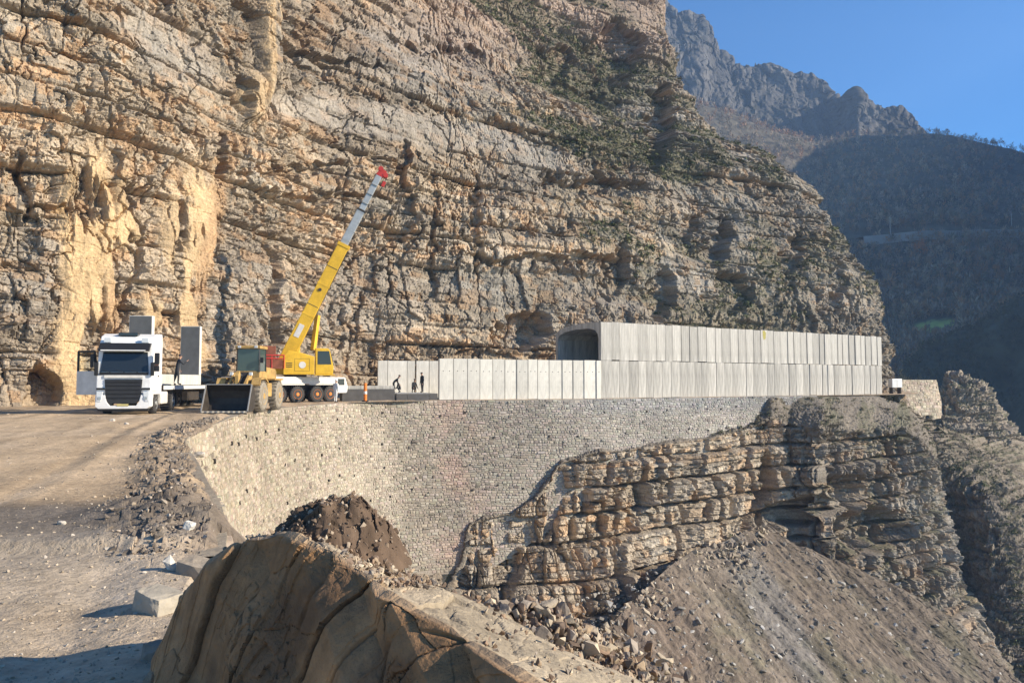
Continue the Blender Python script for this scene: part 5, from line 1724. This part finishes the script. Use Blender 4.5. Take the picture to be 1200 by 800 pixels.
# ---- white tractor unit
def truck():
    c = P(144, 484, 38)
    root = empty('semi_truck', (c[0], 38, zroad(c[0], 39.5)), math.radians(12), 'white semi truck parked facing the camera with its passenger door open', 'truck')
    w = 1.25
    # cab shell in side view (y back, z up)
    prof = [(.06, .95), (.0, 1.25), (.02, 1.95), (.10, 2.05), (.26, 3.25), (.34, 3.42), (.62, 3.86), (1.1, 4.02), (2.2, 4.08), (2.28, 3.9), (2.28, .95)]
    b = B()
    b.prism(prof, -w, w, 'x', .05)
    b.build('cab', 'white', root)
    ws = B().prism([(-1.06, 2.08), (1.06, 2.08), (1.12, 2.02), (1.02, 3.08), (-1.02, 3.08), (-1.12, 2.02)], 0, .03, 'y').build('windscreen', 'glass', root)
    ws.matrix_local = Matrix.Translation((0, .075, 2.05)) @ Matrix.Rotation(-math.atan2(.16, 1.2), 4, 'X') @ Matrix.Translation((0, 0, -2.05))
    B().prism([(-.02, 3.10), (-.22, 3.10), (-.24, 3.16), (.16, 3.52), (.40, 3.52)], -1.16, 1.16, 'x', .02).build('sun_visor', 'black', root)
    B().box(-1.02, 1.02, -.262, -.24, 3.115, 3.165).build('visor_strip', 'white', root)
    B().box(-.45, .45, .56, 1.05, 3.9, 4.06, .02).build('roof_hatch', 'glass', root).rotation_euler = (0, 0, 0)
    for sx in (-1, 1):
        B().prism([(sx * .70, 3.55), (sx * 1.05, 3.55), (sx * 1.0, 3.78), (sx * .72, 3.78)], .28, .40, 'y', .01).build('roof_lamp', 'lamp', root)
    # wipers and dark lower screen band
    b = B().box(-1.12, 1.12, -.02, .05, 1.93, 2.06, .02)
    for x in (-.55, .1, .7):
        b.bar((x, -.02, 2.03), (x - .42, .02, 2.2), .02, .02)
    b.build('wiper', 'black', root)
    g = B().prism([(-.86, 1.72), (.86, 1.72), (.80, .72), (.62, .52), (-.62, .52), (-.80, .72)], -.045, .03, 'y', .02).build('grille', 'grille', root)
    for z in (.78, .98, 1.18, 1.38, 1.56):
        B().box(-.80 + .02 * (1.6 - z), .80 - .02 * (1.6 - z), -.075, -.04, z, z + .055, .01).build('grille_slat', 'black', g)
    B().box(-.9, .9, -.05, .0, 1.78, 1.92, .02).build('badge_panel', 'offwhite', root)
    b = B().prism([(-1.25, .95), (-.82, .95), (-.74, .62), (-.60, .42), (.60, .42), (.74, .62), (.82, .95), (1.25, .95), (1.25, .38), (1.1, .27), (-1.1, .27), (-1.25, .38)], -.08, .5, 'y', .02)
    b.build('bumper', 'white', root)
    for sx in (-1, 1):
        h = B().prism([(sx * .90, 1.12), (sx * 1.2, 1.12), (sx * 1.2, .62), (sx * 1.0, .62)], -.105, .0, 'y', .02).build('headlight', 'lamp', root)
        B().box(sx * 1.05 - .07, sx * 1.05 + .07, -.125, -.106, .72, .86, .01).build('fog_lamp', 'chrome', h)
    B().box(-1.15, 1.15, -.04, .3, .16, .27, .02).build('air_dam', 'black', root)
    for sx in (-1, 1):
        B().box(sx * 1.28 - .05, sx * 1.28 + .11, -.10, .05, 1.9, 2.55, .03).build('front_mirror', 'black', root)
        B().prism([(sx * .84, 1.2), (sx * 1.22, 1.2), (sx * 1.22, 1.3), (sx * .86, 1.3)], -.05, .04, 'y').build('step', 'black', root)
    B().box(-.26, .26, -.10, -.082, .40, .51).build('number_plate', 'plate', root)
    # right hand flank seen by the camera: door, window, mirror
    d = B().box(w + .002, w + .03, .25, 1.45, 1.15, 3.2, .02).build('door', 'white', root)
    B().prism([(.42, 2.15), (1.35, 2.15), (1.35, 3.05), (.58, 3.05)], w + .031, w + .045, 'x').build('window', 'glass', d)
    B().box(w + .03, w + .06, 1.25, 1.4, 1.85, 1.92, .01).build('handle', 'black', d)
    for z, t in ((2.75, .28), (2.25, .14)):
        mi = B().box(w + .14, w + .36, -.02, .12, z - t, z + t, .03).build('mirror', 'black', root)
        if t > .2:
            B().bar((w, .15, z - .2), (w + .22, .05, z - .2), .03, .03).build('bracket', 'black', mi)
    # passenger door swung open on the other side
    dr = empty('open_door', (0, 0, 0))
    dr.parent = root
    dr['label'] = 'passenger door swung wide open'
    dr.matrix_local = Matrix.Translation((-w - .02, .22, 0)) @ Matrix.Rotation(math.radians(62), 4, 'Z')
    B().prism([(0, .95), (1.22, .95), (1.22, 2.12), (0, 2.12)], -.05, .05, 'x', .015).build('door_panel', 'offwhite', dr)
    fr = B()
    for a, b_ in (((0, 0.04, 2.12), (0, .2, 3.1)), ((0, .2, 3.1), (0, 1.2, 3.1)), ((0, 1.18, 3.1), (0, 1.18, 2.12))):
        fr.bar(a, b_, .07, .09)
    fr.build('window_frame', 'black', dr)
    B().prism([(.08, 2.12), (1.14, 2.12), (1.14, 3.06), (.22, 3.06)], -.008, .008, 'x').build('pane', 'clear_glass', dr)
    B().box(-.14, -.05, .12, .34, 2.3, 2.95, .03).build('mirror', 'black', dr)
    # chassis, tank, wheels, deflector
    B().box(-.45, .45, .5, 6.4, .75, 1.02, .02).build('chassis', 'steel', root)
    B().box(.66, 1.22, 2.45, 3.9, .42, 1.08, .09).build('fuel_tank', 'offwhite', root)
    B().prism([(2.3, 1.1), (2.5, 1.1), (2.62, 3.7), (2.3, 4.0)], -1.18, 1.18, 'x', .03).build('wind_deflector', 'white', root)
    for sx in (-1, 1):
        B().prism([(.55, .78), (.62, 1.08), (.9, 1.28), (1.6, 1.28), (1.9, 1.08), (1.98, .78), (2.1, .78), (2.1, 1.5), (.45, 1.5), (.45, .78)], sx * .86, sx * (w - .005), 'x').build('mudguard', 'offwhite', root)
        wheel(root, (sx * 1.06, 1.26, .51), .51, .33, 'grey_steel')
        wheel(root, (sx * .98, 4.9, .51), .51, .6, 'grey_steel')
    return root
truck_root = truck()
# ---- flatbed trailer and the U-shaped concrete segment it carries
def trailer():
    rz = truck_root.rotation_euler.z
    o = Vector(truck_root.location) + Matrix.Rotation(rz, 3, 'Z') @ Vector((0, 4.4, 0))
    rz = math.radians(4.5)
    mt = Matrix.Rotation(rz, 3, 'Z')
    o = o - mt @ Vector((0, 4.4, 0))
    root = empty('flatbed_trailer', tuple(o + mt @ Vector((0, 3.2, 0))), rz, 'low flatbed trailer hitched behind the white truck', 'trailer')
    B().box(-1.25, 1.25, .2, 12.2, 1.18, 1.40, .02).build('deck', 'steel', root)
    B().box(-.5, .5, .4, 12.0, .85, 1.18, .02).build('frame', 'steel', root)
    for sx in (-1, 1):
        B().box(sx * 1.253, sx * 1.29, .2, 12.2, 1.17, 1.38, .01).build('side_rail', 'offwhite', root)
        for y in (8.6, 9.9, 11.2):
            wheel(root, (sx * 1.0, y, .50), .50, .42, 'grey_steel')
        B().box(sx * .9, sx * 1.0, 3.0, 3.12, .3, 1.0, .01).build('landing_leg', 'steel', root)
    B().box(.85, 1.2, 4.2, 6.3, .5, 1.0, .03).build('tool_box', 'steel', root)
    seg = empty('concrete_segment', tuple(o + mt @ Vector((0, 3.4, 1.402))), rz, 'upright U shaped precast concrete segment loaded on the trailer behind the cab', 'concrete segment')
    B().box(-.6, .6, .0, 8.3, .0, .62, .02).build('base', 'concrete', seg)
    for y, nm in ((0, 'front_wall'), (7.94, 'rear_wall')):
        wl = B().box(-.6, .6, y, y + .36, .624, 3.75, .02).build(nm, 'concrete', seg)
        B().box(-.57, .57, y - .012, y - .001, .66, 3.72).build('shade_face', 'shade_face', wl)  # thin dark plate paints shade onto the wall's front
    for k, x in enumerate((-.35, .35)):
        B().lathe([(-.02, .05), (.02, .05)], (x, 4.0 + k * .3, .62), (0, 0, 1), 8).build('lifting_anchor', 'steel', seg)
    q = o + mt @ Vector((.75, 6.9, 1.402))
    person(tuple(q), rz + 2.2, 'reach', 'cloth_dark', 'helmet_dark', 'worker in dark clothes standing on the trailer beside the raised concrete wall', None, 1.8)
trailer()

# ---- wheel loader
def loader():
    c = P(262, 484, 39)
    root = empty('wheel_loader', (c[0] + .15, 39.6, zroad(c[0], 41.5)), math.radians(1.5), 'dusty yellow wheel loader facing the camera with its bucket on the ground', 'wheel loader')
    root.scale = (.82, 1, 1)
    bk_ = empty('bucket', (0, 0, 0))
    bk_.parent = root
    wv = 1.38
    shell_o = [(-1.05, .04), (-.35, .03), (-.05, .10), (.16, .38), (.20, .75), (.10, 1.12), (-.12, 1.34), (-.34, 1.42)]
    shell = shell_o + [(a - .05 if i > 2 else a, b_ + .05 if i < 4 else b_ - .02) for i, (a, b_) in list(enumerate(shell_o))[::-1]]
    shell[-1] = (-1.05, .065)
    B().prism(shell, -wv, wv, 'x').build('bucket_shell', 'steel', bk_)
    for sx in (-1, 1):
        B().prism(shell_o + [(-.75, .55)], sx * wv, sx * (wv + .05), 'x').build('side_plate', 'steel', bk_)
        B().bar((sx * (wv + .025), -1.0, .07), (sx * (wv + .025), -.76, .56), .07, .05).bar((sx * (wv + .025), -.76, .56), (sx * (wv + .025), -.36, 1.42), .07, .05).build('worn_edge', 'worn_steel', bk_)
    B().bar((-wv, -1.07, .06), (wv, -1.07, .06), .04, .09).build('cutting_edge', 'worn_steel', bk_)
    for k in range(9):
        x = -wv + .12 + k * (2 * wv - .24) / 8
        B().prism([(x - .06, -1.08), (x + .06, -1.08), (x + .03, -1.30), (x - .03, -1.30)], .025, .11, 'z').build('tooth', 'worn_steel', bk_)
    B().bar((-wv, -.34, 1.425), (wv, -.34, 1.425), .05, .06).build('top_lip', 'worn_steel', bk_)
    for sx in (-1, 1):
        B().prism([(.26, .52), (.36, .42), (1.0, 1.05), (1.9, 1.75), (1.95, 2.05), (1.7, 2.08), (.75, 1.42), (.26, .82)], sx * .42, sx * .58, 'x', .015).build('lift_arm', 'dusty_yellow', root)
        B().tube((sx * .72, 2.0, 1.0), (sx * .62, 1.1, 1.2), .07).build('lift_cylinder', 'chrome', root)
    B().prism([(.75, 1.25), (.95, 1.2), (1.15, 1.95), (1.0, 2.15), (.8, 1.9)], -.12, .12, 'x', .02).build('tilt_lever', 'dusty_yellow', root)
    B().tube((0, 1.05, 2.0), (0, 2.0, 1.75), .08).build('tilt_cylinder', 'chrome', root)
    for sx in (-.25, -.15, .18):
        B().tube((sx, .5, 1.3), (sx, 1.3, 1.9), .035, None, 6).tube((sx, 1.3, 1.9), (sx * 1.4, 2.2, 1.7), .035, None, 6).build('hose', 'black', root)
    B().bar((0, .2, 1.0), (0, .95, 1.3), .12, .1).build('tilt_link', 'dusty_yellow', root)
    B().prism([(1.3, .55), (2.6, .55), (2.6, 1.5), (2.2, 1.9), (1.75, 2.1), (1.5, 1.6)], -.5, .5, 'x', .03).build('front_frame', 'steel', root)
    B().box(-.9, .9, 1.65, 2.0, .65, .95, .03).build('front_axle', 'steel', root)
    for sx in (-1, 1):
        B().prism([(1.05, 1.35), (1.25, 1.68), (2.1, 1.72), (2.6, 1.5), (2.6, 1.58), (2.15, 1.80), (1.2, 1.76), (.98, 1.4)], sx * .85, sx * 1.40, 'x').build('front_fender', 'dusty_yellow', root)
        wheel(root, (sx * 1.12, 1.82, .80), .80, .58, 'dusty_yellow', 'dusty_tyre')
        wheel(root, (sx * 1.12, 4.85, .80), .80, .58, 'dusty_yellow', 'dusty_tyre')
        B().box(sx * .82, sx * 1.38, 3.95, 5.7, 1.66, 1.76, .03).build('rear_fender', 'dusty_yellow', root)
        B().box(sx * .80, sx * 1.25, 2.9, 3.7, .75, 1.5, .05).build('step_box', 'dusty_yellow', root)
    B().box(-.8, .8, 2.75, 5.9, .75, 1.62, .04).build('rear_frame', 'steel', root)
    B().prism([(3.9, 1.6), (6.1, 1.6), (6.15, 2.15), (5.9, 2.32), (3.9, 2.42)], -.72, .72, 'x', .05).build('engine_hood', 'dusty_yellow', root)
    B().box(-1.0, 1.0, 5.9, 6.45, .75, 1.75, .08).build('counterweight', 'dusty_yellow', root)
    B().tube((.3, 5.0, 2.3), (.3, 5.0, 3.0), .06).build('exhaust', 'steel', root)
    cab = empty('cab', (0, 0, 0))
    cab.parent = root
    B().box(-.78, .78, 2.65, 3.85, 1.6, 2.15, .03).build('cab_base', 'dusty_yellow', cab)
    fr = B()
    for x in (-.75, .75):
        for y in (2.68, 3.82):
            fr.bar((x, y, 2.1), (x * .95, y + (.06 if y < 3 else 0), 3.38), .09, .09)
    fr.build('cab_pillar', 'black', cab)
    B().box(-.84, .84, 2.55, 3.95, 3.38, 3.55, .05).build('roof', 'dusty_yellow', cab)
    B().box(-.70, .70, 2.68, 2.70, 2.16, 3.37).build('windscreen', 'green_glass', cab)
    B().box(.735, .745, 2.75, 3.78, 2.16, 3.37).build('side_window', 'green_glass', cab)
    B().box(-.745, -.735, 2.75, 3.78, 2.16, 3.37).build('side_window', 'green_glass', cab)
    for sx in (-1, 1):
        B().box(sx * .95 - .1, sx * .95 + .1, 2.5, 2.6, 2.6, 2.9, .02).build('mirror', 'black', cab)
        B().bar((sx * .74, 2.66, 2.75), (sx * .9, 2.56, 2.75), .03, .03).build('bracket', 'black', cab)
        B().box(sx * .55 - .1, sx * .55 + .1, 2.5, 2.56, 3.42, 3.54, .01).build('work_lamp', 'lamp', cab)
        B().box(sx * .62 - .1, sx * .62 + .1, 1.45, 1.6, 1.9, 2.08, .02).build('headlight', 'lamp', root)
loader()

# ---- mobile crane
def crane():
    root = empty('mobile_crane', (-16.9, 60.0, -.02), 0, 'yellow truck crane with its telescopic boom raised over the cliff face', 'crane')
    Rz = Matrix.Rotation(math.radians(50), 4, 'Z')
    ch = empty('chassis', (0, 0, 0))
    ch.parent = root
    ch.matrix_local = Matrix.Translation((-.55, 0, 0)) @ Rz
    B().box(-4.9, 3.6, -1.3, 1.3, 1.46, 1.98, .03).build('deck', 'offwhite', ch)
    B().box(-4.8, 4.6, -.55, .55, .75, 1.44, .03).build('frame', 'steel', ch)
    B().prism([(3.6, .7), (4.7, .7), (4.8, 1.2), (4.5, 1.98), (3.6, 1.98)], -1.28, 1.28, 'y', .06).build('carrier_cab', 'offwhite', ch)
    B().box(3.75, 4.4, -1.30, -1.285, 1.35, 1.85).build('cab_window', 'glass', ch)
    for x in (-3.5, -1.6, 0.0, 1.8, 3.05):
        for sy in (-1, 1):
            wheel(ch, (x, sy * 1.08, .64), .64, .42, 'orange', 'tyre', (0, 1, 0))
    for x in (-4.55,):
        for sy in (-1, 1):
            B().box(x - .18, x + .18, sy * 1.28, sy * 1.55, .55, 1.5, .02).build('outrigger', 'red', ch)
            B().box(x - .1, x + .1, sy * 1.551, sy * 1.58, .7, 1.4).build('warning_stripe', 'yellow', ch)
    for x in (-.8, 2.42):
        B().prism([(x - 1.4, 1.36), (x - 1.4, 1.44), (x + 1.4, 1.44), (x + 1.4, 1.36)], -1.32, -.86, 'y').build('mudguard', 'offwhite', ch)
    # upper works, slewed to the right
    Ra = Matrix.Rotation(math.radians(18), 4, 'Z')
    up = empty('upper_works', (0, 0, 0))
    up.parent = root
    up.matrix_local = Matrix.Translation((0, 0, 0)) @ Ra
    B().tube((0, 0, 1.98), (0, 0, 2.16), .85, None, 28).build('turntable', 'steel', up)
    h = B().prism([(-.95, 2.16), (1.35, 2.16), (1.35, 3.55), (.3, 3.85), (-.6, 4.0), (-.95, 3.6)], -1.25, -.5, 'y', .05).build('engine_housing', 'yellow', up)
    B().box(-.12, .98, -1.258, -1.25, 2.42, 2.44).box(-.12, .98, -1.258, -1.25, 3.36, 3.38).box(-.13, -.11, -1.258, -1.25, 2.42, 3.38).box(.97, .99, -1.258, -1.25, 2.42, 3.38).build('panel_seam', 'steel', h)
    B().lathe([(-.006, .26), (.004, .26)], (.45, -1.266, 2.9), (0, 1, 0), 18).build('emblem', 'offwhite', h)
    for z in (2.72, 2.86, 3.0):
        B().box(-.75, -.3, -1.262, -1.25, z, z + .06).build('louvre', 'black', h)
    B().prism([(-1.6, 2.18), (1.3, 2.18), (1.3, 2.5), (-.3, 3.0), (-1.6, 3.1)], -.48, .5, 'y', .03).build('slewing_frame', 'yellow', up)
    cb = B().prism([(1.42, 2.18), (2.75, 2.18), (2.8, 2.75), (2.5, 4.05), (2.35, 4.2), (1.42, 4.2)], -1.25, -.42, 'y', .05).build('operator_cab', 'yellow', up)
    B().prism([(1.58, 2.95), (2.62, 2.95), (2.45, 3.98), (1.58, 3.98)], -1.262, -1.248, 'y').build('side_window', 'glass', cb)
    B().bar((2.81, -.83, 2.85), (2.55, -.83, 3.98), .68, .02).build('front_window', 'glass', cb)
    B().box(1.36, 2.9, -1.3, -.4, 2.10, 2.178, .01).build('walkway', 'yellow', up)
    B().box(-3.3, -1.65, -1.2, 1.2, 2.5, 3.35, .05).build('counterweight', 'brown_red', up)
    B().box(-3.1, -1.5, -.9, .9, 3.40, 4.35, .06).build('winch_housing', 'brown_red', up)
    B().tube((-2.0, -.75, 3.9), (-2.0, .75, 3.9), .40).build('winch_drum', 'steel', up)
    rl = B()
    for z in (3.37, 3.62):
        rl.tube((-3.6, -1.3, z), (-.9, -1.3, z), .05)
    for x in (-3.6, -2.7, -1.8, -.9):
        rl.tube((x, -1.3, 2.6), (x, -1.3, 3.65), .035)
    rl.build('railing', 'red', up)
    B().box(-2.6, -1.0, -1.28, -1.22, 2.6, 3.3).build('red_panel', 'brown_red', up)
    # boom built along its own axis from the pivot to the tip seen in the photo
    inv = up.matrix_local.inverted()
    piv = inv @ (Vector(P(336, 416, 60.2)) - Vector(root.location))
    tip = inv @ (Vector(P(446, 203, 61.6)) - Vector(root.location))
    knee = inv @ (Vector(P(403, 286, 61.0)) - Vector(root.location))
    d = tip - piv
    f = (knee - piv).length
    Lb = d.length
    bo = empty('boom', (0, 0, 0))
    bo.parent = root
    zax = d.normalized()
    yax = Vector((0, 0, 1)).cross(zax).normalized()
    xax = yax.cross(zax)
    bo.matrix_local = up.matrix_local @ Matrix.Translation(piv) @ Matrix((xax, yax, zax)).transposed().to_4x4()
    def sec(z0, z1, w, hgt, m, nm):
        return B().box(-hgt / 2, hgt / 2, -w / 2, w / 2, z0, z1, .05).build(nm, m, bo)
    o1 = B().prism([(-.40, -.9), (.55, -.9), (.62, .4), (.50, f), (-.42, f), (-.42, .2)], -.36, .36, 'y', .05).build('base_section', 'yellow', bo)
    B().box(-.46, .54, -.40, .40, f - .28, f, .02).build('collar', 'yellow', o1)
    for z in (f * .35, f * .62):
        B().box(-.45, .56, -.375, .375, z, z + .14, .01).build('stiffener', 'yellow', o1)
    B().tube((.0, -.42, f * .58), (.0, .42, f * .58), .13).build('sheave_pin', 'steel', o1)
    B().bar((.58, -.30, .6), (.50, -.30, f - .4), .05, .05).bar((.60, .0, .6), (.52, .0, f - .4), .06, .06).build('hose', 'black', o1)
    B().box(-.20, .22, -.382, -.362, f * .16, f * .27).build('pale_decal', 'offwhite', o1)
    B().box(-.43, .50, -.366, -.361, f * .44, f * .445).box(-.43, .50, -.366, -.361, f * .78, f * .786).build('weld_seam', 'steel', o1)
    o2 = sec(f - .1, f + (Lb - f) * .48, .50, .64, 'grey_steel', 'second_section')
    B().box(-.36, .36, -.28, .28, f + (Lb - f) * .48 - .15, f + (Lb - f) * .48, .01).build('collar', 'steel', o2)
    o3 = sec(f + (Lb - f) * .47, Lb - .25, .38, .50, 'grey_steel', 'third_section')
    for kk in range(7):
        z = f + .3 + kk * (Lb - f - .6) / 7
        B().box(-.34 if z < f + (Lb - f) * .45 else -.27, .34 if z < f + (Lb - f) * .45 else .27, -.262, .262, z, z + .03).build('band', 'worn_steel', o2 if z < f + (Lb - f) * .45 else o3)
    hd_ = B().prism([(-.28, Lb - .3), (.28, Lb - .3), (.48, Lb + .02), (.38, Lb + .32), (-.16, Lb + .36)], -.2, .2, 'y', .03).build('boom_head', 'red', bo)
    for x, z in ((.44, Lb + .0), (-.12, Lb + .3)):
        B().tube((x, -.23, z), (x, .23, z), .2, None, 18).build('sheave', 'red', hd_)
    B().tube((.42, .0, Lb - .2), (.60, .0, f + 1.0), .02, None, 6).build('hoist_rope', 'steel', bo)
    down = bo.matrix_local.to_3x3().inverted() @ Vector((0, 0, -1))
    h0 = Vector((.60, 0, Lb + .02))
    B().tube(tuple(h0), tuple(h0 + down * .55), .03, None, 6).build('hook_rope', 'steel', bo)
    hb_ = B().bar(tuple(h0 + down * .5), tuple(h0 + down * .95), .26, .2, .03).build('hook_block', 'red', bo)
    B().tube(tuple(h0 + down * 1.05), tuple(h0 + down * 1.35), .07, .05, 8).build('hook', 'steel', hb_)
    # hydraulic ram
    a = inv @ (Vector(P(372, 410, 61.2)) - Vector(root.location))
    b_ = inv @ (Vector(P(379, 369, 61.6)) - Vector(root.location))
    B().bar(tuple(a), tuple(b_), .34, .34, .03).build('support_mast', 'yellow', up)
    B().tube(tuple(inv @ (Vector(P(352, 414, 60.6)) - Vector(root.location))), tuple(inv @ (Vector(P(353, 375, 60.6)) - Vector(root.location))), .16).build('lift_cylinder', 'yellow', up)
    return root
crane()
x, y = P(393, 470, 58.4)[:2]
person((x, y, zroad(x, y)), 2.6, 'stand', 'cloth_white', 'helmet_white', 'person in pale clothes standing at the front end of the yellow crane', None, 1.72)

# ---- striped marker drum by the gallery, and the white box at its far end
x, y = P(428, 469, 62.5)[:2]
root = empty('marker_post', (x, y, -.02), 0, 'slim orange marker post with one white band beside the open gallery segment', 'marker')
B().box(-.25, .25, -.25, .25, 0, .08, .03).build('foot', 'black', root)
b = B().lathe([(.08, .14), (1.42, .13), (1.50, .08)], (0, 0, 0), (0, 0, 1), 20).build('post', 'orange', root)
for z in (.62,):
    r_ = .14 - .01 * (z - .08) / 1.34
    B().lathe([(z, r_ + .006), (z + .22, r_ + .002)], (0, 0, 0), (0, 0, 1), 20).build('white_band', 'white', b)
c = P(1049, 449, 103)
root = empty('white_cabinet', (c[0], c[1], c[2] - .9), math.radians(20), 'small white cabinet past the right end of the concrete gallery', 'cabinet')
B().box(-.85, .85, -.35, .35, .35, 1.5, .04).build('cabinet_body', 'white', root)
B().box(-.05, .05, -.358, -.35, .45, 1.4).build('door_seam', 'offwhite', root)
for sx in (-1, 1):
    B().box(sx * .7 - .06, sx * .7 + .06, -.3, .3, -.6, .349).build('leg', 'steel', root)

# ================================================================== AIR
hz = B().box(-170, 760, -40, 860, -60, 400).bm
me = bpy.data.meshes.new('haze')
hz.to_mesh(me)
hz.free()
m = bpy.data.materials.new('valley haze')
m.use_nodes = True
nt = m.node_tree
nt.nodes.remove(nt.nodes['Principled BSDF'])
pv = nt.nodes.new('ShaderNodeVolumePrincipled')
pv.inputs['Color'].default_value = (.42, .64, 1.0, 1)
pv.inputs['Density'].default_value = HAZE_D
pv.inputs['Anisotropy'].default_value = .1
nt.links.new(pv.outputs[0], nt.nodes['Material Output'].inputs['Volume'])
me.materials.append(m)
o = link('haze', me)
o['kind'] = 'stuff'
